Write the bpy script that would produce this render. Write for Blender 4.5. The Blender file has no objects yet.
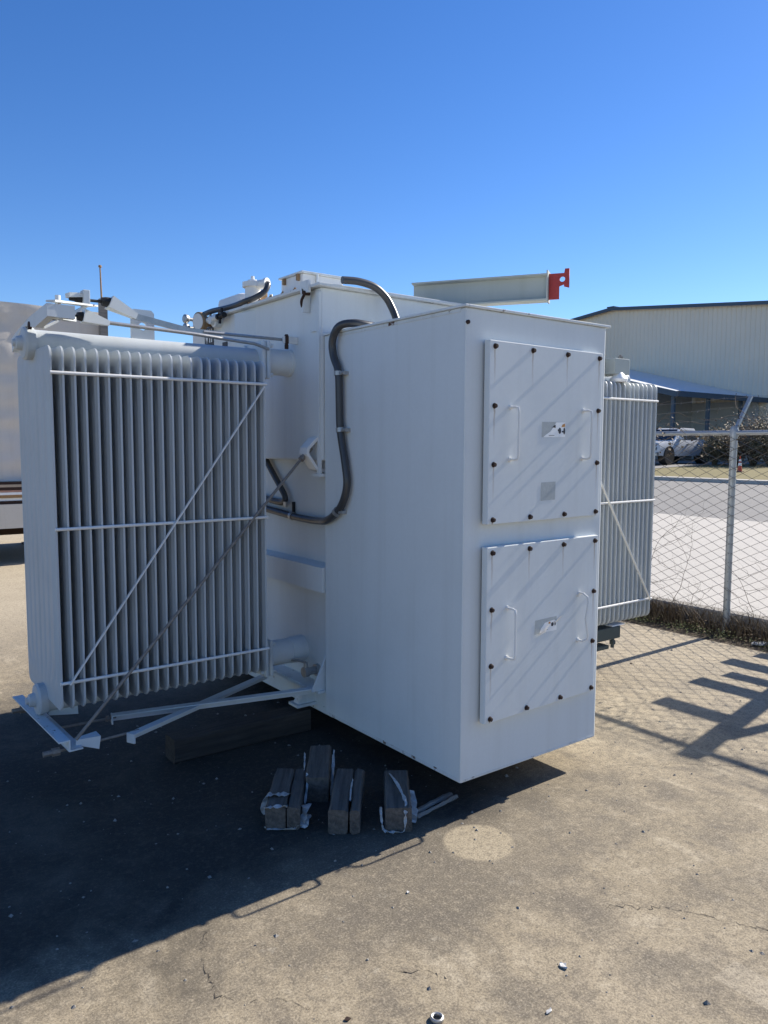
import bpy, bmesh, math, random
from mathutils import Vector, Matrix
random.seed(7)
sc = bpy.context.scene
C = sc.collection
R = math.radians

# ------------------------------------------------------------ camera
F_PX, PITCH, ROLL, YAW, EYE = 768.94, R(4.963), R(0.206), R(53.07), 1.65
ex = Vector((math.cos(YAW), math.sin(YAW), 0)); rt = Vector((math.sin(YAW), -math.cos(YAW), 0))
def cam_vec(x, y, z):
    x, y = x*math.cos(ROLL)+y*math.sin(ROLL), -x*math.sin(ROLL)+y*math.cos(ROLL)
    dn = y*math.cos(PITCH)+z*math.sin(PITCH); fw = -y*math.sin(PITCH)+z*math.cos(PITCH)
    return ex*fw + rt*x + Vector((0, 0, -dn))
cd = bpy.data.cameras.new('camera'); cam = bpy.data.objects.new('camera', cd); C.objects.link(cam)
a, b, c = cam_vec(1,0,0), -cam_vec(0,1,0), -cam_vec(0,0,1)
m3 = Matrix((a, b, c)).transposed()
cam.matrix_world = Matrix.Translation((0,0,EYE)) @ m3.to_4x4()
cd.sensor_fit = 'VERTICAL'; cd.sensor_height = 24.0; cd.lens = F_PX/1024*24.0
cd.clip_start = 0.05; cd.clip_end = 3000
sc.camera = cam

# ------------------------------------------------------------ sky, sun, exposure
SUN_EL, SUN_AZ = R(33.6), R(0.5)          # azimuth measured from +X towards +Y
w = bpy.data.worlds.new('World'); sc.world = w; w.use_nodes = True
nt = w.node_tree; nt.nodes.clear()
sky = nt.nodes.new('ShaderNodeTexSky'); sky.sky_type = 'NISHITA'; sky.sun_disc = False
sky.sun_elevation = SUN_EL; sky.sun_rotation = R(90) - SUN_AZ
sky.altitude = 900; sky.air_density = 1.0; sky.dust_density = 0.15; sky.ozone_density = 3.0
bg = nt.nodes.new('ShaderNodeBackground'); bg.inputs['Strength'].default_value = 0.08
wo = nt.nodes.new('ShaderNodeOutputWorld')
hs_ = nt.nodes.new('ShaderNodeHueSaturation'); hs_.inputs['Saturation'].default_value = 1.27; hs_.inputs['Hue'].default_value = 0.511
nt.links.new(sky.outputs[0], hs_.inputs['Color']); nt.links.new(hs_.outputs[0], bg.inputs[0]); nt.links.new(bg.outputs[0], wo.inputs[0])
sd = bpy.data.lights.new('sun', 'SUN'); sd.energy = 4.3; sd.angle = R(0.5); sd.color = (1.0, 0.93, 0.82)
sun = bpy.data.objects.new('sun', sd); C.objects.link(sun)
tosun = Vector((math.cos(SUN_EL)*math.cos(SUN_AZ), math.cos(SUN_EL)*math.sin(SUN_AZ), math.sin(SUN_EL)))
sun.rotation_euler = tosun.to_track_quat('Z', 'Y').to_euler(); sun.location = (20, -10, 20)
vs = sc.view_settings
vs.view_transform = 'Standard'; vs.look = 'None'; vs.gamma = 1.0; vs.use_curve_mapping = False
vs.exposure = 1.05

# ------------------------------------------------------------ mesh helpers
class MB:
    """collects shapes; build() links them as one mesh object"""
    def __init__(s): s.v = []; s.f = []; s.m = []; s.cur = 0
    def add(s, vs, fs):
        o = len(s.v); s.v += [tuple(p) for p in vs]; s.f += [tuple(i+o for i in q) for q in fs]; s.m += [s.cur]*len(fs); return s
    def box(s, x0, x1, y0, y1, z0, z1, M=None):
        vs = [Vector((x, y, z)) for x in (x0, x1) for y in (y0, y1) for z in (z0, z1)]
        if M: vs = [M @ p for p in vs]
        return s.add(vs, [(0,1,3,2),(4,6,7,5),(0,4,5,1),(2,3,7,6),(0,2,6,4),(1,5,7,3)])
    def bbox(s, x0, x1, y0, y1, z0, z1, r=0.006, M=None):          # box with chamfered edges
        bm = bmesh.new(); bmesh.ops.create_cube(bm, size=1.0)
        for q in bm.verts: q.co = Vector(((x0+x1)/2+q.co.x*(x1-x0), (y0+y1)/2+q.co.y*(y1-y0), (z0+z1)/2+q.co.z*(z1-z0)))
        bmesh.ops.bevel(bm, geom=list(bm.edges), offset=r, segments=2, affect='EDGES', profile=0.6)
        bm.verts.index_update()
        vs = [M @ q.co if M else q.co.copy() for q in bm.verts]; fs = [[q.index for q in f.verts] for f in bm.faces]; bm.free()
        return s.add(vs, fs)
    def rings(s, rings, cap=True, closed=False):
        n = len(rings[0]); vs = [p for r in rings for p in r]; fs = []
        for i in range(len(rings)-1 + (1 if closed else 0)):
            i2 = (i+1) % len(rings)
            for k in range(n): fs.append((i*n+k, i*n+(k+1) % n, i2*n+(k+1) % n, i2*n+k))
        if cap and not closed:
            fs.append(tuple(range(n-1, -1, -1))); fs.append(tuple((len(rings)-1)*n+k for k in range(n)))
        return s.add(vs, fs)
    def cyl(s, p, q, r, r2=None, n=16):
        p, q = Vector(p), Vector(q); r2 = r if r2 is None else r2
        d = (q-p).normalized(); u = d.orthogonal().normalized(); w_ = d.cross(u)
        ring = lambda c, rr: [c+u*math.cos(2*math.pi*k/n)*rr+w_*math.sin(2*math.pi*k/n)*rr for k in range(n)]
        return s.rings([ring(p, r), ring(q, r2)])
    def lathe(s, p, axis, prof, n=20):                             # prof: (distance along axis, radius)
        p = Vector(p); d = Vector(axis).normalized(); u = d.orthogonal().normalized(); w_ = d.cross(u)
        return s.rings([[p+d*t+u*math.cos(2*math.pi*k/n)*r+w_*math.sin(2*math.pi*k/n)*r for k in range(n)] for t, r in prof])
    def tube(s, pts, r, n=8, smooth=True):
        pts = [Vector(p) for p in pts]
        if smooth and len(pts) > 2: pts = spline(pts)
        rs = []; prev = None
        for i, p in enumerate(pts):
            d = (pts[min(i+1, len(pts)-1)]-pts[max(i-1, 0)]).normalized()
            if prev is None: u = d.orthogonal().normalized()
            else:
                u = prev - d*prev.dot(d); u = u.normalized() if u.length > 1e-6 else d.orthogonal().normalized()
            prev = u; w_ = d.cross(u); rr = r[min(i, len(r)-1)] if isinstance(r, (list, tuple)) else r
            rs.append([p+u*math.cos(2*math.pi*k/n)*rr+w_*math.sin(2*math.pi*k/n)*rr for k in range(n)])
        return s.rings(rs)
    def bar(s, p, q, wd, th, up=(0,0,1)):                           # flat bar from p to q: wd sideways, th along up
        p, q = Vector(p), Vector(q); d = (q-p).normalized(); sd_ = d.cross(Vector(up)).normalized(); u = sd_.cross(d).normalized()
        ring = lambda c: [c+sd_*(wd/2*i)+u*(th/2*j) for i, j in ((-1,-1),(1,-1),(1,1),(-1,1))]
        return s.rings([ring(p), ring(q)])
    def sweep(s, prof, p, q, side, up):                             # open/closed polygon profile [(side,up)] extruded p->q
        p, q, side, up = Vector(p), Vector(q), Vector(side), Vector(up)
        return s.rings([[c_+side*i+up*j for i, j in prof] for c_ in (p, q)])
    def build(s, name, mat, parent=None, smooth=False, bevel=0.0):
        me = bpy.data.meshes.new(name); me.from_pydata([tuple(p) for p in s.v], [], s.f)
        mats = mat if isinstance(mat, (list, tuple)) else [mat]
        for q in mats: me.materials.append(q)
        for i, p in enumerate(me.polygons): p.material_index = s.m[i]
        bm = bmesh.new(); bm.from_mesh(me); bmesh.ops.recalc_face_normals(bm, faces=bm.faces)
        if bevel:
            es = [e for e in bm.edges if len(e.link_faces) == 2 and e.calc_face_angle(0) > 0.6]
            bmesh.ops.bevel(bm, geom=es, offset=bevel, segments=2, affect='EDGES', profile=0.6, clamp_overlap=True)
        if smooth:
            for f in bm.faces: f.smooth = True
            for e in bm.edges:
                if len(e.link_faces) != 2: continue
                an = e.calc_face_angle(0); a0, a1 = sorted(f.calc_area() for f in e.link_faces)
                if an > R(38) or (an > R(8) and a1 > 8*a0): e.smooth = False   # keeps big flat plates flat beside their bevels
        bm.to_mesh(me); bm.free(); me.update()
        o = bpy.data.objects.new(name, me); C.objects.link(o)
        if parent: o.parent = parent
        return o

def spline(pts, k=6):
    out = []
    for i in range(len(pts)-1):
        p0 = pts[max(i-1, 0)]; p1 = pts[i]; p2 = pts[i+1]; p3 = pts[min(i+2, len(pts)-1)]
        for j in range(k):
            t = j/k
            out.append(0.5*((2*p1)+(-p0+p2)*t+(2*p0-5*p1+4*p2-p3)*t*t+(-p0+3*p1-3*p2+p3)*t**3))
    out.append(pts[-1]); return out

def plate(name, outline, holes, th, mat, M, parent=None, bevel=0.0):
    """flat plate with holes cut out of its outline (local XY), thickness th along local Z, placed by M"""
    cu = bpy.data.curves.new('tmp', 'CURVE'); cu.dimensions = '2D'; cu.fill_mode = 'BOTH'; cu.extrude = th/2
    for lp in [outline]+holes:
        sp = cu.splines.new('POLY'); sp.points.add(len(lp)-1); sp.use_cyclic_u = True
        for i, (x, y) in enumerate(lp): sp.points[i].co = (x, y, 0, 1)
    co = bpy.data.objects.new('tmp', cu); me = bpy.data.meshes.new_from_object(co)
    bpy.data.objects.remove(co); bpy.data.curves.remove(cu)
    me.name = name; me.transform(M); me.materials.clear(); me.materials.append(mat)
    o = bpy.data.objects.new(name, me); C.objects.link(o)
    if parent: o.parent = parent
    return o
circ = lambda x, y, r, n=16: [(x+r*math.cos(2*math.pi*k/n), y+r*math.sin(2*math.pi*k/n)) for k in range(n)]

def tag(o, label=None, cat=None, group=None, kind=None):
    for k, v in (('label', label), ('category', cat), ('group', group), ('kind', kind)):
        if v: o[k] = v
    return o
def thing(name, label, cat, loc=(0,0,0), group=None):
    o = bpy.data.objects.new(name, None); C.objects.link(o); o.location = loc; o.empty_display_size = 0.2
    return tag(o, label, cat, group)
def child_of(o, parent):                                            # parent while keeping the world place
    o.parent = parent; o.matrix_parent_inverse = Matrix.Translation(-Vector(parent.location)) ; return o
def copy_obj(o, parent, loc=None):
    c_ = o.copy(); C.objects.link(c_); c_.parent = parent
    if loc is not None: c_.location = loc
    return c_

# ------------------------------------------------------------ materials
def mat(name):
    m = bpy.data.materials.new(name); m.use_nodes = True; t = m.node_tree
    return m, t, t.nodes['Principled BSDF']
def N(t, typ, **kw):
    n = t.nodes.new(typ)
    for k, v in kw.items():
        if hasattr(n, k): setattr(n, k, v)
        else: n.inputs[k].default_value = v
    return n
def L(t, a_, b_): t.links.new(a_, b_)
def ramp(t, src, stops):
    r_ = t.nodes.new('ShaderNodeValToRGB'); e = r_.color_ramp.elements
    while len(e) < len(stops): e.new(0.5)
    for i, (p, c_) in enumerate(stops):
        e[i].position = p; e[i].color = (c_[0], c_[1], c_[2], 1) if isinstance(c_, tuple) else (c_, c_, c_, 1)
    L(t, src, r_.inputs[0]); return r_.outputs[0]
def mix(t, fac, a_, b_, typ='MIX'):
    n = t.nodes.new('ShaderNodeMix'); n.data_type = 'RGBA'; n.blend_type = typ
    for s_, v in ((0, fac), (6, a_), (7, b_)):
        if hasattr(v, 'is_linked'): L(t, v, n.inputs[s_])
        elif isinstance(v, tuple): n.inputs[s_].default_value = (*v, 1)
        else: n.inputs[s_].default_value = v
    return n.outputs[2]
def math_(t, op, a_, b_=None, c_=None, clamp=False):
    n = t.nodes.new('ShaderNodeMath'); n.operation = op; n.use_clamp = clamp
    for i, v in enumerate((a_, b_, c_)):
        if v is None: continue
        if hasattr(v, 'is_linked'): L(t, v, n.inputs[i])
        else: n.inputs[i].default_value = v
    return n.outputs[0]
def noise(t, vec, scale, detail=4, rough=0.55, dist=0.0):
    n = N(t, 'ShaderNodeTexNoise'); n.inputs['Scale'].default_value = scale; n.inputs['Detail'].default_value = detail
    n.inputs['Roughness'].default_value = rough; n.inputs['Distortion'].default_value = dist
    if vec is not None: L(t, vec, n.inputs['Vector'])
    return n.outputs['Fac']
def pos(t): return N(t, 'ShaderNodeNewGeometry').outputs['Position']
def scaled(t, v, s):
    n = t.nodes.new('ShaderNodeMapping'); n.inputs['Scale'].default_value = s; L(t, v, n.inputs['Vector']); return n.outputs[0]
def bump(t, bsdf, h_, strength=0.2, dist=0.01):
    n = N(t, 'ShaderNodeBump'); n.inputs['Strength'].default_value = strength; n.inputs['Distance'].default_value = dist
    L(t, h_, n.inputs['Height']); L(t, n.outputs[0], bsdf.inputs['Normal'])

def paint(name, col, rough=0.42, dirt=0.35, rust=0.0, wavy=0.25, chalk=0.0):
    m, t, b_ = mat(name); p = pos(t)
    streak = noise(t, scaled(t, p, (11, 11, 0.5)), 1.0, 5, 0.62)
    blot = noise(t, p, 2.3, 5, 0.6)
    fine = noise(t, p, 60, 3, 0.6)
    dc = tuple(x*y for x, y in zip(col, (0.74, 0.72, 0.68)))
    c1 = mix(t, math_(t, 'MULTIPLY', ramp(t, streak, [(0.5, 0.0), (0.78, 1.0)]), dirt), col, dc)
    c1 = mix(t, math_(t, 'MULTIPLY', ramp(t, blot, [(0.45, 0.0), (0.75, 1.0)]), dirt*0.7), c1, dc)
    c1 = mix(t, math_(t, 'MULTIPLY', ramp(t, fine, [(0.35, 1.0), (0.6, 0.0)]), 0.12), c1, tuple(x*0.85 for x in col))
    if rust > 0:
        rn = noise(t, p, 17, 6, 0.7); rm = ramp(t, rn, [(0.70-rust*0.14, 0.0), (0.76-rust*0.14, 1.0)])
        c1 = mix(t, rm, c1, (0.10, 0.042, 0.02))
    L(t, c1, b_.inputs['Base Color'])
    L(t, math_(t, 'ADD', math_(t, 'MULTIPLY', blot, 0.22), rough-0.08), b_.inputs['Roughness'])
    b_.inputs['Specular IOR Level'].default_value = 0.28
    if wavy: bump(t, b_, math_(t, 'ADD', noise(t, p, 1.7, 2), math_(t, 'MULTIPLY', noise(t, p, 220, 2), 0.004)), wavy, 0.06)
    return m
def simple(name, col, rough=0.5, metal=0.0, var=0.25, scale=18, bmp=0.0, spec=0.5):
    m, t, b_ = mat(name); p = N(t, 'ShaderNodeTexCoord').outputs['Object'] if False else pos(t)
    n = noise(t, p, scale, 5, 0.6)
    L(t, mix(t, n, tuple(x*(1-var) for x in col), tuple(min(1, x*(1+var)) for x in col)), b_.inputs['Base Color'])
    b_.inputs['Roughness'].default_value = rough; b_.inputs['Metallic'].default_value = metal
    b_.inputs['Specular IOR Level'].default_value = spec
    if bmp: bump(t, b_, n, bmp, 0.01)
    return m

GREY = (0.69, 0.72, 0.72)
M = {}
M['paint'] = paint('grey_enamel', GREY, 0.58, 0.26, 0.0, 0.04)
M['paint_worn'] = paint('grey_enamel_worn', GREY, 0.48, 0.7, 0.55, 0.3)
M['paint_rusty'] = paint('grey_enamel_rusty', GREY, 0.55, 0.9, 0.85, 0.1)
M['paint_fin'] = paint('grey_enamel_fin', (0.51, 0.545, 0.56), 0.5, 0.4, 0.0, 0.0)
M['paint_white'] = paint('white_enamel', (0.80, 0.79, 0.76), 0.4, 0.4, 0.1, 0.1)
M['beam'] = paint('pale_green_grey_enamel', (0.44, 0.465, 0.43), 0.5, 0.5, 0.15, 0.15)
M['rust'] = simple('rusted_steel', (0.040, 0.019, 0.012), 0.85, 0.0, 0.6, 90, 0.3)
M['rust_light'] = simple('rust_brown_paint', (0.30, 0.19, 0.10), 0.8, 0.0, 0.4, 60, 0.2)
M['steel'] = simple('zinc_steel', (0.42, 0.42, 0.41), 0.42, 0.7, 0.3, 40)
M['darkrod'] = simple('dull_threaded_rod', (0.26, 0.23, 0.20), 0.6, 0.4, 0.4, 80)
M['galv'] = simple('galvanised_pipe', (0.36, 0.38, 0.39), 0.5, 0.45, 0.25, 22)
M['wire'] = simple('galvanised_wire', (0.15, 0.142, 0.135), 0.55, 0.3, 0.3, 9)
M['hose'] = simple('grey_conduit', (0.05, 0.05, 0.052), 0.36, 0.0, 0.35, 14)
M['black'] = simple('black_rubber', (0.015, 0.015, 0.016), 0.7, 0.0, 0.4, 30)
M['red'] = simple('red_oxide_paint', (0.36, 0.035, 0.03), 0.55, 0.0, 0.35, 40, 0.05)
M['white'] = simple('white_plastic', (0.88, 0.88, 0.86), 0.5, 0.0, 0.06, 30)
M['ink'] = simple('black_print', (0.03, 0.03, 0.035), 0.6)
M['orange_ink'] = simple('orange_print', (0.55, 0.25, 0.06), 0.6)
M['plate_dark'] = simple('dark_nameplate', (0.03, 0.03, 0.035), 0.4)
M['dust'] = simple('old_adhesive', (0.44, 0.465, 0.455), 0.8, 0.0, 0.2, 90)
M['plastic'] = simple('torn_plastic_wrap', (0.46, 0.46, 0.45), 0.45, 0.0, 0.45, 60, 0.2)

def panel_mat():                                                   # enamel with rust run from each rim bolt
    m = paint('grey_enamel_panel', GREY, 0.58, 0.25, 0.0, 0.03); t = m.node_tree; b_ = t.nodes['Principled BSDF']
    src = b_.inputs['Base Color'].links[0].from_socket
    o = N(t, 'ShaderNodeTexCoord').outputs['Object']; s = N(t, 'ShaderNodeSeparateXYZ'); L(t, o, s.inputs[0])
    x, z = s.outputs[0], s.outputs[2]
    wob = math_(t, 'MULTIPLY', math_(t, 'SUBTRACT', noise(t, scaled(t, o, (5, 1, 9)), 3.0, 2), 0.5), 0.012)
    fx = math_(t, 'ABSOLUTE', math_(t, 'SUBTRACT', math_(t, 'FRACT', math_(t, 'ADD', math_(t, 'DIVIDE', math_(t, 'ADD', math_(t, 'SUBTRACT', x, 0.032), wob), 0.247), 0.5)), 0.5))
    col = math_(t, 'SUBTRACT', 1.0, math_(t, 'DIVIDE', fx, 0.030), clamp=True)
    tt = math_(t, 'DIVIDE', math_(t, 'SUBTRACT', 0.774, z), 0.2555)
    fall = math_(t, 'SUBTRACT', 1.0, math_(t, 'MULTIPLY', math_(t, 'FRACT', tt), 1.5), clamp=True)
    pos_t = math_(t, 'GREATER_THAN', tt, 0.0)
    edge = math_(t, 'GREATER_THAN', math_(t, 'ABSOLUTE', math_(t, 'SUBTRACT', x, 0.4)), 0.33)
    okk = math_(t, 'MULTIPLY', pos_t, math_(t, 'MAXIMUM', math_(t, 'LESS_THAN', tt, 1.0), edge))
    mk = math_(t, 'MULTIPLY', math_(t, 'MULTIPLY', col, fall), okk)
    mk = math_(t, 'MULTIPLY', mk, math_(t, 'ADD', math_(t, 'MULTIPLY', noise(t, o, 7, 2), 0.9), 0.25))
    L(t, mix(t, mk, src, (0.30, 0.19, 0.11)), b_.inputs['Base Color'])
    return m
M['panel'] = panel_mat()

def wood_mat(name, c0, c1):
    m, t, b_ = mat(name); o = N(t, 'ShaderNodeTexCoord').outputs['Object']
    g = noise(t, scaled(t, o, (2, 40, 40)), 1.2, 6, 0.65, 0.4); k = noise(t, o, 6, 4)
    L(t, mix(t, math_(t, 'MULTIPLY', k, 0.6), mix(t, ramp(t, g, [(0.35, 0.0), (0.65, 1.0)]), c0, c1), tuple(x*0.45 for x in c0)), b_.inputs['Base Color'])
    b_.inputs['Roughness'].default_value = 0.85; bump(t, b_, g, 0.6, 0.01); return m
M['wood'] = wood_mat('weathered_timber', (0.085, 0.073, 0.062), (0.23, 0.19, 0.155))
M['wood_dark'] = wood_mat('dark_timber', (0.035, 0.03, 0.026), (0.085, 0.07, 0.058))  # darker timber tone, used for the beam under the radiator
M['wood_grey'] = wood_mat('grey_timber', (0.22, 0.20, 0.175), (0.36, 0.32, 0.28))

def concrete_mat():
    m, t, b_ = mat('yard_concrete'); p = pos(t); s = N(t, 'ShaderNodeSeparateXYZ'); L(t, p, s.inputs[0])
    x, y = s.outputs[0], s.outputs[1]
    big = noise(t, p, 0.55, 5, 0.6, 0.3); med = noise(t, p, 2.2, 7, 0.7, 0.4); med2 = noise(t, scaled(t, p, (1.0, 0.7, 1)), 5.5, 7, 0.72, 0.3)
    sml = noise(t, p, 34, 5, 0.75); grit = noise(t, p, 130, 3, 0.75)
    c = mix(t, ramp(t, big, [(0.3, 0.0), (0.7, 1.0)]), (0.25, 0.207, 0.14), (0.36, 0.30, 0.21))
    c = mix(t, ramp(t, med, [(0.46, 0.0), (0.60, 0.65)]), c, (0.14, 0.122, 0.096))
    c = mix(t, ramp(t, med2, [(0.50, 0.0), (0.62, 0.65)]), c, (0.14, 0.12, 0.095))
    c = mix(t, ramp(t, med2, [(0.33, 0.7), (0.45, 0.0)]), c, (0.45, 0.385, 0.28))
    c = mix(t, ramp(t, med, [(0.26, 0.6), (0.42, 0.0)]), c, (0.44, 0.375, 0.27))
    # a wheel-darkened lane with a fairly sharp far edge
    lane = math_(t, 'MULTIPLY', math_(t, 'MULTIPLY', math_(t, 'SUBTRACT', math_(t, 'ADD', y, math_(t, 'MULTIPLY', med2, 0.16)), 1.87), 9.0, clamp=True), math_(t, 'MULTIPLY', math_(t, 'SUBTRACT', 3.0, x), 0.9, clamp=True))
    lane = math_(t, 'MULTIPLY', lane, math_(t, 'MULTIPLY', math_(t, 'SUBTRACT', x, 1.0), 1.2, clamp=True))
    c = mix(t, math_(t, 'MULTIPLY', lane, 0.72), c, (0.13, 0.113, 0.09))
    # the slab is paler and cleaner away from the working area
    far = math_(t, 'MAXIMUM', math_(t, 'MULTIPLY', math_(t, 'SUBTRACT', y, 5.6), 0.35, clamp=True), math_(t, 'MULTIPLY', math_(t, 'MULTIPLY', math_(t, 'SUBTRACT', x, 3.3), 0.4, clamp=True), 0.55))
    far = math_(t, 'MAXIMUM', far, math_(t, 'MULTIPLY', math_(t, 'SUBTRACT', 0.2, x), 0.4, clamp=True))
    c = mix(t, math_(t, 'MULTIPLY', far, math_(t, 'ADD', math_(t, 'MULTIPLY', med, 0.8), 0.3)), c, (0.54, 0.46, 0.335))
    # transformer's shade painted darker into the slab (oil mask), with a ragged noise edge
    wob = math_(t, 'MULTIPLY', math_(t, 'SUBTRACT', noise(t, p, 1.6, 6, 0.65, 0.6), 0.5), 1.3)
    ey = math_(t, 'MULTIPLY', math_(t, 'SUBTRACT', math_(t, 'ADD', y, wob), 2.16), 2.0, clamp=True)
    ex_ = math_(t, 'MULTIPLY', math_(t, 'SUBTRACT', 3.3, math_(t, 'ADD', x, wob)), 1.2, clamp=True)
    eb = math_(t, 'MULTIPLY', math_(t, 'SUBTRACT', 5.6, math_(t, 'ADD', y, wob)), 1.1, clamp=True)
    oil = math_(t, 'MULTIPLY', math_(t, 'MULTIPLY', ey, ex_), eb)  # oil: mask of the shade painted into the slab colour
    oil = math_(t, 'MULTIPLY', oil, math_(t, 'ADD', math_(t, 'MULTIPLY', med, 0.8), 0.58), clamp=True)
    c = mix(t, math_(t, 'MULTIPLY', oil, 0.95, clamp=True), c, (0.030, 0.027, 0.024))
    # where a drum and a plate kept the slab clean
    dx = math_(t, 'SUBTRACT', x, 2.172); dy = math_(t, 'SUBTRACT', y, 2.222)
    rr = math_(t, 'SQRT', math_(t, 'ADD', math_(t, 'MULTIPLY', dx, dx), math_(t, 'MULTIPLY', dy, dy)))
    rr = math_(t, 'ADD', rr, math_(t, 'MULTIPLY', math_(t, 'SUBTRACT', sml, 0.5), 0.02))
    disc = math_(t, 'MULTIPLY', math_(t, 'SUBTRACT', 0.155, rr), 60, clamp=True)
    sq = math_(t, 'MULTIPLY', math_(t, 'LESS_THAN', math_(t, 'ABSOLUTE', math_(t, 'SUBTRACT', x, 2.25)), 0.065), math_(t, 'LESS_THAN', math_(t, 'ABSOLUTE', math_(t, 'SUBTRACT', y, 1.09)), 0.10))
    c = mix(t, math_(t, 'MULTIPLY', disc, 0.75), c, (0.40, 0.335, 0.23))
    c = mix(t, math_(t, 'MULTIPLY', sq, 0.5), c, (0.38, 0.33, 0.25))
    # pale lime splashes, aggregate
    dry = math_(t, 'SUBTRACT', 1.0, math_(t, 'MULTIPLY', oil, 0.85), clamp=True)  # dry: thins the pale flecks inside that painted shade
    spl = noise(t, p, 9, 6, 0.75, 0.2); c = mix(t, math_(t, 'MULTIPLY', ramp(t, spl, [(0.62, 0.0), (0.72, 0.55)]), dry), c, (0.46, 0.42, 0.34))
    c = mix(t, ramp(t, sml, [(0.38, 0.5), (0.50, 0.0)]), c, (0.12, 0.102, 0.078))
    c = mix(t, math_(t, 'MULTIPLY', ramp(t, sml, [(0.54, 0.0), (0.68, 0.45)]), dry), c, (0.45, 0.38, 0.275))
    c = mix(t, ramp(t, grit, [(0.38, 0.5), (0.50, 0.0)]), c, (0.085, 0.073, 0.056))
    c = mix(t, math_(t, 'MULTIPLY', ramp(t, grit, [(0.54, 0.0), (0.66, 0.42)]), dry), c, (0.50, 0.43, 0.32))
    L(t, c, b_.inputs['Base Color']); b_.inputs['Roughness'].default_value = 0.88; b_.inputs['Specular IOR Level'].default_value = 0.25
    bump(t, b_, math_(t, 'ADD', math_(t, 'MULTIPLY', sml, 0.5), math_(t, 'MULTIPLY', grit, 0.25)), 0.6, 0.008)
    return m
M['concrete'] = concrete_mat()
def ground_mat(name, c0, c1, sc_=1.2, rough=0.9):
    m, t, b_ = mat(name); p = pos(t)
    n1 = noise(t, p, sc_, 6, 0.65); n2 = noise(t, p, 45, 4, 0.7)
    c = mix(t, n1, c0, c1); c = mix(t, ramp(t, n2, [(0.4, 0.35), (0.6, 0.0)]), c, tuple(q*0.6 for q in c0))
    L(t, c, b_.inputs['Base Color']); b_.inputs['Roughness'].default_value = rough; b_.inputs['Specular IOR Level'].default_value = 0.2
    bump(t, b_, n2, 0.3, 0.01); return m
M['apron'] = ground_mat('pale_apron', (0.46, 0.435, 0.39), (0.54, 0.51, 0.46), 0.6)
M['asphalt'] = ground_mat('worn_asphalt', (0.22, 0.215, 0.205), (0.29, 0.28, 0.265), 0.5)
M['grass_dry'] = ground_mat('dry_lawn', (0.16, 0.14, 0.06), (0.25, 0.21, 0.10), 0.8)
M['dirt'] = ground_mat('bed_soil', (0.075, 0.058, 0.04), (0.13, 0.10, 0.07), 3.0)
M['kerbstone'] = ground_mat('weathered_kerb', (0.24, 0.225, 0.20), (0.33, 0.31, 0.28), 2.0)
M['crack'] = simple('crack_dirt', (0.035, 0.03, 0.025), 0.95)

# ------------------------------------------------------------ ground
TZ = lambda x: max(0.0, min(0.75*(x-7.0)/24.0, 0.80))
def sheet(name, xs, ys, mat_, dz=0.0, wob=0.0):
    mb = MB(); nx, ny = len(xs), len(ys)
    vs_ = [(x + (random.uniform(-wob, wob) if wob and (i in (0, nx-1)) else 0), y, TZ(x)+dz) for i, x in enumerate(xs) for y in ys]
    fs = [(i*ny+j, (i+1)*ny+j, (i+1)*ny+j+1, i*ny+j+1) for i in range(nx-1) for j in range(ny-1)]
    mb.add(vs_, fs); return tag(mb.build(name, mat_), kind='structure')
lin = lambda a_, b_, n: [a_+(b_-a_)*i/(n-1) for i in range(n)]
sheet('ground', [-1500, -40, 7, 14, 20, 27.5, 31, 32.6, 33, 48, 90, 200, 1500], [-1500, -60, -20, 0, 20, 60, 200, 1500], M['grass_dry'], -0.02)
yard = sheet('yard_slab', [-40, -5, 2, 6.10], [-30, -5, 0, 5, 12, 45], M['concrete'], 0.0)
sheet('planting_strip', lin(6.10, 6.56, 4), lin(-8, 20, 40), M['dirt'], -0.008)
sheet('apron', [6.70, 7.0, 11, 14.5], lin(-30, 45, 6), M['apron'], -0.012)
sheet('road', [14.5, 18, 23.3], lin(-60, 90, 6), M['asphalt'], -0.012)
sheet('parking_pad', [27.5, 31, 33, 48], lin(19.6, 44, 6), M['asphalt'], -0.008)
kb = MB(); kb.rings([[(6.56, y, -0.02), (6.56, y, 0.145), (6.575, y, 0.16), (6.70, y, 0.16), (6.715, y, 0.145), (6.715, y, -0.02)] for y in lin(-8, 20, 20)])
tag(kb.build('kerb', M['kerbstone']), kind='structure')
kb = MB(); kb.rings([[(23.3, y, TZ(23.3)-0.05), (23.3, y, TZ(23.3)+0.10), (23.55, y, TZ(23.3)+0.12), (23.6, y, TZ(23.3)-0.05)] for y in (-60, 90)])
tag(kb.build('kerb', M['apron']), kind='structure')

def crack(pts, wdt, seed):
    rnd = random.Random(seed); P_ = []
    for i in range(len(pts)-1):
        for j in range(9):
            t_ = j/9; P_.append(Vector((pts[i][0]*(1-t_)+pts[i+1][0]*t_+rnd.uniform(-.012, .012), pts[i][1]*(1-t_)+pts[i+1][1]*t_+rnd.uniform(-.012, .012), 0.0012)))
    vs_ = []; fs = []
    for i, p in enumerate(P_):
        d = (P_[min(i+1, len(P_)-1)]-P_[max(i-1, 0)]).normalized(); s_ = Vector((-d.y, d.x, 0))*wdt*0.55*max(0.0, rnd.gauss(0.55, 0.45))*(1 if 0 < i < len(P_)-1 else 0.05)
        vs_ += [p+s_, p-s_]
        if i: k = 2*i; fs.append((k-2, k-1, k+1, k))
    mb = MB(); mb.add(vs_, fs); o = mb.build('crack', M['crack'], yard); return o
crack([(1.01, 2.35), (0.974, 2.284), (0.922, 2.143), (0.907, 2.045), (0.95, 1.98)], 0.0028, 1)
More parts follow.
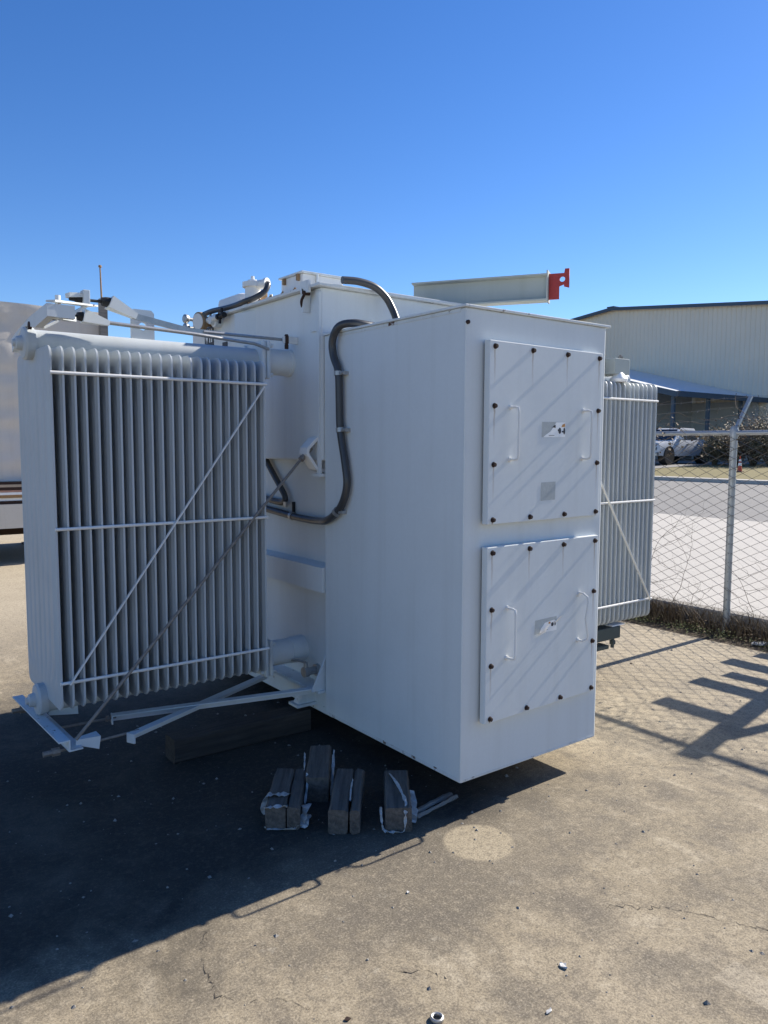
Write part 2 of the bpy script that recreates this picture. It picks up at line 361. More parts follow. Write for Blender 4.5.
crack([(2.22, 1.63), (2.30, 1.56), (2.373, 1.50), (2.45, 1.392), (2.508, 1.278), (2.56, 1.20), (2.62, 1.0)], 0.003, 2)
crack([(1.41, 1.80), (1.492, 1.736), (1.52, 1.66)], 0.0028, 3)
crack([(0.97, 1.97), (1.06, 1.90), (1.12, 1.80)], 0.0015, 4)
crack([(3.28, 2.30), (3.55, 2.2), (3.8, 1.95), (4.0, 1.9)], 0.002, 5)

# ------------------------------------------------------------ transformer
XT, YT, X0, X1, Y0, YB, Z0, ZT = 2.257, 3.57, 2.273, 3.222, 2.45, 3.566, 0.14, 2.236
T = thing('transformer', 'large light grey oil transformer with cable cabinet and finned radiators standing on the yard', 'transformer', (0, 0, 0))
# cabinet
mb = MB(); mb.bbox(X0, X1, Y0, YB, Z0, ZT, 0.008); cab = mb.build('cabinet', M['paint'], T, True)
mb = MB(); mb.bbox(X0-0.012, X1+0.022, Y0-0.012, YB-0.004, ZT+0.0005, ZT+0.012, 0.003); lid = mb.build('cabinet_lid', M['paint_worn'], T)
mb = MB(); mb.box(X0-0.003, X0+0.0005, Y0+0.03, YB-0.05, ZT-0.016, ZT-0.001); mb.build('rust_seam', M['paint_rusty'], lid)
mb = MB(); mb.box(X0-0.0012, X0+0.001, Y0+0.02, YB-0.02, Z0+0.006, Z0+0.020); mb.build('rust_seam', M['paint_rusty'], cab)
mb = MB(); mb.box(X0+0.02, X1-0.02, Y0-0.0012, Y0+0.001, Z0+0.006, Z0+0.014); mb.build('rust_seam', M['paint_rusty'], cab)
mb = MB(); mb.cyl((X0+0.001, Y0+0.001, Z0+0.02), (X0+0.001, Y0+0.001, ZT-0.02), 0.0045, n=8); mb.build('weld_bead', M['paint'], cab, True)
mb = MB(); mb.cyl((X0+0.006, Y0-0.012, ZT-0.063), (X0+0.006, Y0+0.004, ZT-0.063), 0.009, n=8); mb.build('bolt', M['rust'], cab)
# bolts
def bolt_mesh():
    mb = MB(); mb.lathe((0, 0, 0), (0, -1, 0), [(0, 0.0125), (0.0025, 0.0125), (0.0025, 0.0092), (0.012, 0.0092), (0.014, 0.007)], 10); return mb
first_bolt = None
def bolt(parent, p, mt):
    global first_bolt
    if first_bolt is None: first_bolt = bolt_mesh().build('bolt', mt, parent, True); o = first_bolt
    else: o = copy_obj(first_bolt, parent)
    o.location = p; o.rotation_euler = (0, random.random()*6, 0); return o
PT = 0.036
def access_panel(px, pz, bent):
    mb = MB(); mb.bbox(0, 0.80, -PT, -0.003, 0, 0.80, 0.0035); o = mb.build('access_panel', M['panel'], T, True); o.location = (px, Y0-0.010, pz)
    o.rotation_euler = (0, 0, R(1.75))                               # pulled down unevenly: stands further off at its left edge
    mb = MB(); mb.box(0.012, 0.788, -0.0035, 0.008, 0.012, 0.788); mb.build('shadow_line_slab', M['black'], o)  # inset black slab, added to draw a dark shadow line behind the panel
    for i, bx_ in enumerate((0.032, 0.279, 0.526, 0.772)):
        for j, bz in enumerate((0.774, 0.5185, 0.263, 0.012+0.008)):
            if 0 < i < 3 and 0 < j < 3: continue
            bolt(o, (bx_, -PT, bz), M['rust'])
    f = -PT-0.052
    for hx, bnt in ((0.135, False), (0.655, bent)):
        mb = MB(); zt, zb = 0.515, 0.285
        if bnt: pts = [(hx, -PT, zt+.01), (hx, -PT-.03, zt+.008), (hx+.005, f, zt-.008), (hx+.004, f-.004, zt-.03), (hx-.012, f-.002, (zt+zb)/2), (hx+.006, f-.004, zb+.03), (hx+.006, f, zb+.012), (hx, -PT-.03, zb), (hx, -PT, zb)]
        else: pts = [(hx, -PT, zt), (hx, f+.018, zt), (hx, f+.004, zt-.004), (hx, f, zt-.02), (hx, f, zb+.02), (hx, f+.004, zb+.004), (hx, f+.018, zb), (hx, -PT, zb)]
        mb.tube(pts, 0.0056, 8, False); mb.cyl((hx, -PT, zt), (hx, -PT-.006, zt), .011, n=10); mb.cyl((hx, -PT, zb), (hx, -PT-.006, zb), .011, n=10)
        mb.build('handle', M['paint_white'], o, True)
    return o
pu = access_panel(2.372, 1.304, False)
pl = access_panel(2.374, 0.403, True)
# torn warning stickers and old adhesive squares (flat print)
def sticker(parent, pieces):
    mb = MB(); y = -PT-0.0012
    for k, poly in pieces:
        mb.cur = k; d = -0.0006*(k if k else 0)
        if len(poly[0]) == 3: mb.add([(px_, y-cz, pz_) for px_, pz_, cz in poly], [tuple(range(len(poly)))])
        else: mb.add([(px_, y+d, pz_) for px_, pz_ in poly], [tuple(range(len(poly)))])
    return mb.build('sticker', [M['white'], M['ink'], M['orange_ink']], parent)
def glyph(cx, cz, w_, h_, n=12, k=1):
    return (k, [(cx+w_/2*math.cos(2*math.pi*i/n)*(1+0.1*math.sin(3*i)), cz+h_/2*math.sin(2*math.pi*i/n)) for i in range(n)])
mb = MB(); mb.add([(.35, -PT-.0006, .386), (.517, -PT-.0006, .389), (.519, -PT-.0006, .459), (.352, -PT-.0006, .456)], [(0, 1, 2, 3)]); mb.build('adhesive_mark', M['dust'], pu)
sticker(pu, [(0, [(.36, .386), (.519, .388), (.521, .458), (.452, .456), (.44, .44), (.41, .412), (.385, .40)]),
             (1, [(.425, .432), (.448, .430), (.448, .444), (.436, .441)]), (2, [(.49, .434), (.517, .436), (.517, .452), (.497, .446)]),
             glyph(.479, .417, .020, .030), glyph(.500, .413, .014, .008), glyph(.512, .416, .014, .034), glyph(.468, .419, .008, .010), (1, [(.40, .3925), (.44, .394), (.44, .3965), (.40, .395)])])
mb = MB(); mb.add([(.352, -PT-.0006, .091), (.456, -PT-.0006, .093), (.458, -PT-.0006, .178), (.354, -PT-.0006, .176)], [(0, 1, 2, 3)])
mb.build('adhesive_mark', M['dust'], pu)
mb = MB(); mb.add([(.326, -PT-.0006, .36), (.487, -PT-.0006, .362), (.487, -PT-.0006, .430), (.33, -PT-.0006, .428)], [(0, 1, 2, 3)]); mb.build('adhesive_mark', M['dust'], pl)
sticker(pl, [(0, [(.36, .362), (.488, .362), (.488, .405), (.47, .414), (.43, .412), (.40, .408), (.372, .385)]),
             (0, [(.335, .352, .006), (.39, .366, .012), (.405, .405, .022), (.37, .392, .028), (.348, .368, .02)]),
             (0, [(.462, .40, .004), (.487, .402, .004), (.497, .436, .028), (.482, .43, .024)]),
             glyph(.455, .394, .020, .020), glyph(.475, .395, .010, .020), (2, [(.425, .40), (.44, .40), (.44, .408), (.428, .41)]), (1, [(.40, .372), (.42, .372), (.42, .375), (.40, .375)])])

# tank: upper and lower body
mb = MB(); mb.bbox(XT, 3.45, YT, 5.10, 1.565, 2.495, 0.01); mb.build('upper_tank', M['paint'], T, True)
mb = MB(); mb.box(2.335, 3.42, YT+0.02, 5.06, 0.10, 1.564); mb.build('lower_tank', M['paint'], T)
mb = MB(); mb.box(3.44, 3.62, 3.36, 4.9, 0.15, 2.3); mb.box(3.26, 3.44, 3.36, YT, 0.15, 2.3); mb.build('side_header_box', M['paint'], T)
mb = MB(); mb.bbox(XT-0.035, 3.485, YT-0.035, 5.135, 2.4955, 2.512, 0.003); mb.build('tank_cover', M['paint_worn'], T)
mb = MB(); mb.lathe((0, 0, 0), (0, 0, 1), [(0, .012), (.008, .012), (.008, .006), (.016, .006)], 6); cb = mb.build('cover_bolt', M['rust_light'], T); cb.location = (XT-0.015, YT+0.25, 2.512)
for k in range(1, 11): copy_obj(cb, T, (XT-0.015, YT+0.25+k*0.14, 2.512))
mb = MB(); mb.sweep([(0, 0), (-0.078, 0.012), (-0.078, 0.15), (0, 0.165)], (2.337, YT+0.005, .82), (2.337, 5.04, .82), (1, 0, 0), (0, 0, 1)); mb.build('stiffener_beam', M['paint'], T)
mb = MB(); mb.box(XT-0.013, XT+0.002, YT+0.004, YT+0.03, 1.48, 2.47); mb.box(2.24, 2.30, YT-0.001, YT+0.075, 1.478, 1.492); mb.build('corner_strip', M['paint'], T)
mb = MB(); mb.add([(XT+.002, 4.316, 1.9), (XT+.002, 4.53, 1.9), (XT-.055, 4.50, 1.9), (XT+.002, 4.316, 2.47), (XT+.002, 4.53, 2.47), (XT-.055, 4.50, 2.47)], [(0, 1, 2), (3, 5, 4), (0, 2, 5, 3), (1, 4, 5, 2), (0, 3, 4, 1)]); mb.build('gusset', M['paint'], T)
# base channel and jacking pad
mb = MB(); mb.box(2.30, 2.334, YT+0.005, 5.1, 0.125, 0.26); mb.box(2.23, 2.334, YT+0.005, 5.1, 0.26, 0.275); mb.build('base_channel', M['paint_worn'], T)
mb = MB(); mb.box(2.55, 2.75, YT+.05, 5.05, 0.0, 0.099); mb.build('skid', M['wood'], T)
mb = MB(); mb.box(3.15, 3.35, YT+.05, 5.05, 0.0, 0.099); mb.build('skid', M['wood'], T)
mb = MB(); mb.box(2.17, 2.30, 3.70, 3.80, 0.155, 0.17); mb.add([(2.30, 3.72, .17), (2.30, 3.78, .17), (2.19, 3.78, .17), (2.19, 3.72, .17), (2.30, 3.72, .26), (2.30, 3.78, .26), (2.24, 3.78, .26), (2.24, 3.72, .26)], [(0, 1, 2, 3), (4, 7, 6, 5), (0, 4, 5, 1), (2, 6, 7, 3), (0, 3, 7, 4), (1, 5, 6, 2)]); mb.build('jacking_pad', M['paint_worn'], T)
mb = MB(); mb.add([(2.335, 3.585, .275), (2.335, 3.60, .275), (2.20, 3.60, .275), (2.20, 3.585, .275), (2.335, 3.585, .52), (2.335, 3.60, .52), (2.32, 3.60, .52), (2.32, 3.585, .52)], [(0, 1, 2, 3), (4, 7, 6, 5), (0, 4, 5, 1), (2, 6, 7, 3), (0, 3, 7, 4), (1, 5, 6, 2)]); mb.build('gusset', M['paint'], T)
# drain valve beside the lower pipe
mb = MB(); mb.lathe((2.335, 3.74, .345), (-1, 0, 0), [(0, .035), (.02, .035), (.02, .022), (.07, .022), (.07, .03), (.10, .03)], 14); mb.cyl((2.25, 3.74, .345), (2.25, 3.74, .40), .012); mb.tube([(2.25, 3.74, .40), (2.23, 3.79, .405), (2.21, 3.83, .40)], .008); mb.build('drain_valve', M['steel'], T, True)

# manhole box on the cover
mb = MB(); mb.bbox(2.335, 2.612, 3.89, 4.14, 2.5125, 2.632, 0.004); mbx = mb.build('cover_box', M['paint_white'], T, True)
mb = MB(); mb.bbox(2.322, 2.625, 3.877, 4.153, 2.633, 2.645, 0.003); mb.build('lid', M['paint_worn'], mbx)
for yy in (3.92, 4.08):
    mb = MB(); mb.bbox(2.316, 2.335, yy, yy+.018, 2.595, 2.633, .003); mb.build('latch', M['rust_light'], mbx)
mb = MB(); mb.bbox(2.42, 2.435, 3.876, 3.889, 2.55, 2.635, .003); mb.build('latch', M['paint_worn'], mbx)
mb = MB(); mb.lathe((2.33, 4.26, 2.5125), (0, 0, 1), [(0, .05), (.012, .05), (.012, .035), (.035, .03), (.035, .012), (.055, .010)], 14); mb.build('vent_cap', M['paint_white'], T, True)
# lifting pin and rusted tag at the near corner
mb = MB(); mb.box(2.205, 2.222, 3.62, 3.70, 2.47, 2.535); mb.box(2.205, 2.2485, 3.67, 3.685, 2.37, 2.495); hk = mb.build('lifting_clip', M['paint_worn'], T)
mb = MB(); mb.cyl((2.195, 3.655, 2.47), (2.235, 3.655, 2.47), .012, n=10); mb.cyl((2.21, 3.69, 2.43), (2.245, 3.69, 2.43), .014, n=10); mb.tube([(2.21, 3.66, 2.47), (2.20, 3.68, 2.43), (2.21, 3.69, 2.40)], .008); mb.build('pin', M['rust'], hk, True)
mb = MB(); mb.bbox(2.247, 2.256, 3.60, 3.665, 2.265, 2.42, .002); mb.build('hanging_strap', M['paint_worn'], T)

# pressure relief turret, hose and dome on the far left of the cover
mb = MB(); mb.lathe((2.30, 4.44, 2.5125), (0, 0, 1), [(0, .07), (.012, .07), (.012, .048), (.12, .048), (.12, .064), (.15, .064), (.15, .035), (.165, .03), (.165, .012), (.19, .010)], 20); pv = mb.build('relief_valve', M['paint_white'], T, True)
mb = MB(); mb.cyl((2.31, 4.42, 2.645), (2.345, 4.355, 2.648), .03, n=14); mb.cyl((2.345, 4.355, 2.648), (2.352, 4.342, 2.648), .037, n=14); mb.build('outlet', M['paint_white'], pv, True)
mb = MB(); mb.tube([(2.35, 4.345, 2.648), (2.345, 4.325, 2.635), (2.315, 4.315, 2.59), (2.265, 4.35, 2.552), (2.232, 4.43, 2.536), (2.235, 4.56, 2.532), (2.235, 4.72, 2.535), (2.24, 4.9, 2.545), (2.25, 5.07, 2.545)], .018, 10); mb.build('hose', M['hose'], T, True)
mb = MB(); mb.bbox(2.34, 2.56, 4.70, 5.06, 2.5125, 2.655, .04); mb.bbox(2.33, 2.47, 4.56, 4.64, 2.5125, 2.575, .02); mb.build('terminal_dome', M['paint_white'], T, True)
mb = MB(); mb.bbox(2.32, 2.44, 4.50, 4.58, 2.58, 2.64, .01); mb.cyl((2.38, 4.54, 2.5125), (2.38, 4.54, 2.585), .015); mb.build('bushing_cap', M['rust_light'], T, True)
# gauge box, gauge, handwheel, nameplate
mb = MB(); mb.bbox(2.262, 2.42, 5.101, 5.30, 2.05, 2.50, .008); gb = mb.build('gauge_box', M['paint_white'], T, True)
mb = MB(); mb.lathe((2.185, 4.955, 2.475), (-1, -.25, -0.08), [(-.075, .03), (-.02, .035), (-.015, .05), (0, .063), (.030, .063), (.034, .056)], 24); ga = mb.build('gauge', M['rust_light'], T, True)
mb = MB(); mb.lathe((2.152, 4.947, 2.472), (-1, -.25, -0.08), [(0, .053), (.003, .053)], 24); mb.build('dial', M['paint_white'], ga)
mb = MB()
for zz in (2.515, 2.455): mb.lathe((2.17, 5.15, zz), (-1, -.2, 0), [(-.14, .012), (.0, .012), (.0, .022), (.012, .03), (.03, .03), (.036, .02)], 12)
mb.build('valve_knob', M['steel'], T, True)
mb = MB(); mb.lathe((2.262, 4.83, 2.47), (-1, 0, 0), [(-.02, .045), (.05, .045), (.055, .03), (.08, .026)], 18); mb.cyl((2.20, 4.95, 2.475), (2.20, 4.72, 2.48), .018); mb.build('valve_body', M['paint'], T, True)
mb = MB(); mb.lathe((2.20, 4.74, 2.48), (0, -1, 0.02), [(0, .02), (.025, .022), (.025, .013), (.08, .012), (.08, .02), (.10, .018)], 12); mb.cyl((2.20, 4.68, 2.48), (2.20, 4.68, 2.53), .009); mb.cyl((2.20, 4.71, 2.48), (2.20, 4.71, 2.435), .009); mb.build('stop_cock', M['black'], T, True)
mb = MB(); mb.box(2.2535, 2.2568, 4.93, 5.07, 2.30, 2.45); mb.cur = 1
def stroke(mb, y0, z0, y1, z1, x=2.2520): mb.bar((x, y0, z0), (x, y1, z1), 0.014, 0.002, up=(1, 0, 0))
stroke(mb, 5.055, 2.435, 5.032, 2.345); stroke(mb, 5.010, 2.435, 5.032, 2.345); stroke(mb, 4.985, 2.435, 4.985, 2.345); stroke(mb, 4.955, 2.435, 4.955, 2.345)
mb.build('nameplate', [M['plate_dark'], M['white']], T)
mb = MB(); mb.box(2.2525, 2.2568, 4.72, 4.79, 2.29, 2.325); mb.build('nameplate', M['plate_dark'], T)

# pipe stubs and radiators
def fin_mesh(z0, z1, depth, thick=0.0065):
    """pressed steel fin in the local YZ plane, ribs gathering towards the header at both ends"""
    ny, nz = 150, 36; h_ = z1-z0; RC = 0.045
    zs = [z0 + h_*(0.5-0.5*math.cos(math.pi*i/(nz-1))) for i in range(nz)]
    ysf = [0.0, 0.003, 0.008]+[0.008+(depth-0.016)*j/(ny-5) for j in range(1, ny-5)]+[depth-0.008, depth-0.003, depth]
    ny = len(ysf)
    vs_ = []; fs = []
    for sgn in (-1, 1):
        for i, z in enumerate(zs):
            e = min(z-z0, z1-z)
            for j, y in enumerate(ysf):
                yy = y
                if e < RC:                                              # rounded corners
                    ins = RC*(1-math.sqrt(max(0.0, 1-((RC-e)/RC)**2))); yy = ins + (depth-2*ins)*(y/depth)
                de = min(y, depth-y); g = min(1, e/0.24); wd = 0.22+0.78*math.sin(g*math.pi/2)
                u = (y-depth/2)/(depth/2*wd); ph = u*3.5; near = abs(ph-round(ph))/3.5*(depth/2*wd)
                gr = max(0.0, 1-near/0.017) if (abs(u) < 0.98 and 0.09 < e and de > 0.03) else 0.0
                if 0.09 < e < 0.13: gr *= (e-0.09)/0.04
                t_ = (0.0040 if de < 0.001 else 0.0052)*(0.6+0.4*min(1, e/0.012)) + 0.0062*min(1.0, max(0.0, (de-0.016)/0.014))*min(1.0, max(0.0, (e-0.05)/0.04)) - 0.0085*gr
                vs_.append((sgn*t_, yy, z))
    n1 = ny*nz
    for s_ in (0, 1):
        for i in range(nz-1):
            for j in range(ny-1):
                a_ = s_*n1+i*ny+j; fs.append((a_, a_+1, a_+ny+1, a_+ny))
    loop = [j for j in range(ny)]+[i*ny+ny-1 for i in range(1, nz)]+[(nz-1)*ny+j for j in range(ny-2, -1, -1)]+[i*ny for i in range(nz-2, 0, -1)]
    for k in range(len(loop)):
        a_, b_ = loop[k], loop[(k+1) % len(loop)]; fs.append((a_, b_, b_+n1, a_+n1))
    mb = MB(); mb.add(vs_, fs); return mb
HZ, LZ, HR = 2.118, 0.415, 0.066
fin0 = None
def radiator(x0, n, pitch, y0, depth, flip):
    """parts: header pipes (this mesh) > fins, tie rods, end caps, flanges"""
    global fin0
    yc = y0+depth/2; x1 = x0+(n-1)*pitch
    mb = MB(); xa, xb = (x0-0.03, 2.04) if not flip else (x1+0.03, 3.64)
    mb.cyl((xa, yc, HZ), (xb, yc, HZ), HR, n=28); r = mb.build('radiator', M['paint_fin'], T, True)
    mb = MB(); mb.cyl((xa, yc, LZ), (xb, yc, LZ), HR, n=28); mb.build('header_pipe', M['paint_fin'], r, True)
    for k in range(n):
        if fin0 is None: fin0 = fin_mesh(0.43, 2.085, depth).build('fin', M['paint_fin'], r, True); o = fin0
        else: o = copy_obj(fin0, r)
        o.location = (x0+k*pitch, y0, 0)
        o.rotation_euler = (random.uniform(-.002, .002), random.uniform(-.0015, .0015), random.uniform(-.006, .006))
    f = y0-0.006
    for z in (1.963, 1.270, 0.566):
        mb = MB(); mb.cyl((x0-.008, f, z), (x1+.01, f, z), .0075, n=8); mb.build('tie_rod', M['paint_white'], r, True)
    mb = MB()
    if not flip: mb.bar((x0+.03, f-.013, .56), (x1-.01, f-.013, 1.95), .006, .014, up=(0, -1, 0))
    else: mb.bar((x1-.02, f-.013, .56), (x0+.03, f-.013, 1.98), .006, .014, up=(0, -1, 0))
    mb.build('diagonal_brace', M['paint_white'], r)
    for z in (HZ, LZ):
        d = -1 if not flip else 1
        mb = MB(); mb.lathe((xa, yc, z), (d, 0, 0), [(-.03, .074), (.006, .078), (.016, .070), (.02, .035), (.045, .030), (.05, .018), (.06, .016)], 24); mb.build('end_cap', M['paint_fin'], r, True)
    return r
rad = radiator(0.882, 22, 0.0497, 3.60, 0.64, False)
for z in (HZ, LZ+0.02):
    mb = MB(); mb.bbox(2.03, 2.055, 3.815, 4.025, z-.105, z+.105, .012); mb.bbox(2.060, 2.085, 3.815, 4.025, z-.105, z+.105, .012)
    for dy in (-.08, .08):
        for dz in (-.08, .08): mb.cyl((2.012, 3.92+dy, z+dz), (2.105, 3.92+dy, z+dz), .011, n=8)
    mb.build('flange', M['paint'], T, True)
    mb = MB(); mb.lathe((2.08, 3.92, z), (1, 0, 0), [(0, .074), (.155, .074), (.16, .078), (.2575 if z < 1 else .178, .078)], 28); mb.build('pipe_stub', M['paint'], T, True)
# lifting lug on the upper header
lug = plate('lifting_lug', [(0, 0), (.12, 0), (.12, .15), (.105, .165), (.015, .165), (0, .15)], [circ(.06, .082, .020)], .012, M['paint'], Matrix.Translation((1.345, 3.92, 2.165)) @ Matrix.Rotation(R(90), 4, 'X'), T)

radiator(3.745, 22, 0.0497, 3.20, 0.64, True)
mb = MB(); mb.bbox(4.34, 4.50, 3.22, 3.40, 2.13, 2.235, .004); mb.sweep([(0, 0), (.1, 0), (.1, .06), (.04, .10), (0, .10)], (4.00, 3.30, 2.15), (4.34, 3.30, 2.14), (0, 1, 0), (0, 0, 1)); mb.build('clamp_bracket', M['beam'], T)
mb = MB(); mb.cyl((4.42, 3.24, 2.07), (4.42, 3.24, 2.26), .009, n=8); mb.cyl((4.42, 3.24, 2.235), (4.42, 3.24, 2.25), .018, n=6); mb.build('clamp_bolt', M['darkrod'], T)
mb = MB(); mb.lathe((4.41, 3.24, 2.08), (0, 0, 1), [(0, .055), (.02, .06), (.05, .035), (.065, .02)], 10); mb.build('plastic_cap', M['white'], T, True)
mb = MB(); mb.bbox(4.20, 4.50, 3.23, 3.33, .315, .40, .006); mb.cyl((4.44, 3.25, .25), (4.44, 3.25, .40), .012, n=8); mb.cyl((4.44, 3.25, .275), (4.44, 3.25, .30), .022, n=6); mb.box(4.15, 4.36, 3.22, 3.30, .26, .285); mb.build('clamp_bracket', simple('dark_green_bracket', (0.06, 0.075, 0.07), .6), T)
mb = MB(); mb.box(4.42, 4.56, 3.24, 3.33, .40, .408); mb.build('packing_strip', M['white'], T)

# clamp channels and tie rods that hold the left radiator to the tank
def zchannel(name, p, q, side, flip=1):
    mb = MB(); t_ = .007; a_ = [(-.05, 0), (0, 0), (0, -.048), (.055, -.048), (.055, -.048-t_), (-t_, -.048-t_), (-t_, -t_), (-.05, -t_)]
    mb.sweep([(i, j*flip) for i, j in a_], p, q, side, (0, 0, 1)); return mb.build(name, M['paint_worn'], T)
zchannel('clamp_channel', (0.885, 3.50, .335), (0.845, 4.25, .350), (1, 0.05, 0))
for yy, zz in ((3.56, .30), (4.20, .315)):
    mb = MB(); mb.cyl((.80, yy, zz-.03), (1.22 if yy < 4 else 1.2, yy+.02, zz-.02), .007, n=8); mb.lathe((.832, yy, zz-.028), (-1, 0, 0), [(-.02, .02), (.012, .02), (.012, .013), (.05, .013)], 8); mb.build('threaded_rod', M['darkrod'], T)
def tapered(p, q, w0, w1, name='strap_end'):
    p, q = Vector(p), Vector(q); d = (q-p).normalized(); s_ = d.cross(Vector((0, 0, 1))).normalized(); u = s_.cross(d)
    mb = MB(); mb.rings([[c_+s_*(i*ww/2)+u*j for i, j in ((-1, -.03*ww/w0), (1, -.03*ww/w0), (1, .03*ww/w0), (-1, .03*ww/w0))] for c_, ww in ((p, w0), (q, w1))]); return mb.build(name, M['paint'], T)
tapered((1.02, 3.56, .285), (.92, 3.56, .30), .075, .03); tapered((1.03, 3.95, .335), (.90, 3.95, .33), .075, .03)
for pts in ([(1.17, 3.545, .285), (2.19, 4.06, .275)], [(1.18, 3.86, .285), (2.275, 3.615, .285)]):
    p, q = Vector(pts[0]), Vector(pts[1]); d = (q-p).normalized(); s_ = d.cross(Vector((0, 0, 1)))
    mb = MB(); mb.sweep([(-.022, 0), (.022, 0), (.022, -.04), (.017, -.04), (.017, -.006), (-.022, -.006)], p, q, -s_, (0, 0, 1)); mb.box(-.004, .004, -.024, .024, -.045, .001, Matrix.Translation(p) @ Matrix.Rotation(math.atan2(d.y, d.x), 4, 'Z'))
    mb.build('strap', M['paint'], T)
mb = MB(); mb.cyl((.90, 3.87, .268), (1.20, 3.86, .268), .007, n=8); mb.cyl((1.15, 3.86, .268), (1.165, 3.86, .268), .016, n=6); mb.build('threaded_rod', M['darkrod'], T)
# upper clamp: bent plate round the end cap, rods running to the tank
mb = MB(); ring = lambda x: [(x, 4.17, 2.10), (x, 4.19, 2.165), (x, 4.05, 2.19), (x, 3.76, 2.225), (x, 3.48, 2.24), (x, 3.475, 2.185), (x, 3.70, 2.165), (x, 3.86, 2.19), (x, 3.98, 2.19)]
mb.rings([ring(.842), ring(.875)]); mb.box(.875, .955, 3.478, 3.51, 2.184, 2.239); mb.build('clamp_channel', M['paint'], T)
mb = MB(); mb.cyl((.838, 3.80, 2.185), (.85, 3.80, 2.185), .018, n=12); mb.build('slot', M['rust'], T)
mb = MB(); mb.bar((.86, 3.49, 2.252), (1.10, 3.70, 2.285), .045, .008); mb.cyl((.90, 3.53, 2.24), (.90, 3.53, 2.285), .012, n=8); mb.bar((.875, 3.50, 2.19), (.975, 3.60, 2.20), .04, .02); mb.build('clamp_strip', M['paint_worn'], T)
mb = MB(); mb.cyl((.93, 3.70, 2.225), (1.06, 3.72, 2.236), .007, n=8); mb.lathe((.915, 3.70, 2.225), (1, 0, 0), [(0, .022), (.02, .022), (.02, .012), (.04, .012)], 8); mb.lathe((1.03, 3.72, 2.235), (1, 0, 0), [(0, .018), (.02, .022), (.035, .022)], 8); mb.build('threaded_rod', M['black'], T)
tapered((1.055, 3.72, 2.238), (1.175, 3.72, 2.216), .06, .022)
mb = MB(); mb.tube([(1.16, 3.72, 2.219), (1.60, 3.73, 2.206), (1.95, 3.75, 2.188), (2.05, 3.78, 2.170)], .009, 8, False); mb.build('tie_bar', M['steel'], T, True)
mb = MB(); mb.cyl((1.07, 3.84, 2.333), (1.21, 3.84, 2.335), .007, n=8); mb.lathe((1.18, 3.84, 2.335), (1, 0, 0), [(0, .02), (.02, .024), (.04, .024)], 8); mb.lathe((1.09, 3.84, 2.335), (-1, 0, 0), [(0, .024), (.03, .024), (.03, .014), (.06, .012)], 8); mb.build('threaded_rod', M['black'], T)
mb = MB(); mb.bbox(1.085, 1.115, 3.80, 3.86, 2.30, 2.375, .003); mb.bar((1.02, 3.83, 2.345), (1.09, 3.84, 2.352), .05, .02); mb.bar((1.10, 3.84, 2.30), (.90, 3.80, 2.18), .03, .012); mb.build('clamp_bracket', M['paint_worn'], T)
tapered((1.215, 3.84, 2.335), (1.345, 3.84, 2.280), .075, .035)
mb = MB(); mb.bar((1.33, 3.84, 2.282), (1.62, 3.84, 2.236), .012, .03); mb.bar((1.60, 3.845, 2.238), (1.80, 3.845, 2.236), .012, .026); mb.build('tie_bar', M['steel'], T)
mb = MB(); mb.cyl((1.70, 3.84, 2.238), (2.258, 3.84, 2.237), .0085, n=8); mb.build('tie_rod', M['steel'], T, True)
mb = MB(); mb.bbox(2.16, 2.256, 3.815, 3.825, 2.215, 2.255, .003); mb.build('anchor_plate', M['paint'], T)
mb = MB(); mb.lathe((2.185, 3.82, 2.215), (0, 0, -1), [(-.05, .009), (-.04, .013), (0, .013), (0, .009), (.012, .012), (.03, .011)], 8); mb.build('anchor_bolt', M['rust'], T)
# bent bar bracket at the tank corner and the long dark rod
mb = MB(); pr = [(2.30, 1.695), (2.235, 1.69), (2.178, 1.635), (2.172, 1.60), (2.235, 1.515), (2.30, 1.495)]; th_ = .016
inn = [(2.30, 1.675), (2.243, 1.672), (2.195, 1.628), (2.19, 1.605), (2.243, 1.532), (2.30, 1.513)]
vs_ = []; fs = []
for i in range(6):
    for yy in (3.590, 3.670): vs_ += [(pr[i][0], yy, pr[i][1]), (inn[i][0], yy, inn[i][1])]
for i in range(5):
    k = 4*i; fs += [(k, k+4, k+6, k+2), (k+1, k+3, k+7, k+5), (k, k+1, k+5, k+4), (k+2, k+6, k+7, k+3)]
mb.add(vs_, fs+[(0, 2, 3, 1), (20, 21, 23, 22)]); mb.build('rod_bracket', M['paint_white'], T, False, 0.003)
mb = MB(); mb.cyl((.905, 3.487, .335), (2.215, 3.632, 1.628), .0078, n=8); mb.lathe((2.165, 3.626, 1.578), (1.31, .145, 1.293), [(-.012, .017), (.008, .017), (.008, .012), (.06, .012), (.06, .018), (.08, .018)], 8); mb.build('long_tie_rod', M['darkrod'], T)

# flexible conduit up the cabinet side, clamps
mb = MB(); HX = 2.242
mb.tube([(2.36, 3.52, 2.535), (2.46, 3.51, 2.538), (2.56, 3.50, 2.52), (2.63, 3.495, 2.475), (2.662, 3.48, 2.42), (2.665, 3.44, 2.35), (2.64, 3.40, 2.29), (2.55, 3.36, 2.272), (2.40, 3.32, 2.274), (2.30, 3.33, 2.278), (2.245, 3.38, 2.262), (HX-.004, 3.43, 2.20), (HX, 3.43, 2.12), (HX, 3.383, 2.03), (HX, 3.374, 1.884), (HX, 3.365, 1.728), (HX, 3.319, 1.547), (HX, 3.305, 1.44), (HX, 3.35, 1.34), (HX, 3.43, 1.275), (2.25, 3.52, 1.24), (2.28, 3.62, 1.228), (2.30, 3.75, 1.222), (2.305, 3.93, 1.225), (2.305, 4.10, 1.236), (2.305, 4.45, 1.26)], .0205, 12)
hs = mb.build('conduit', M['hose'], T, True)
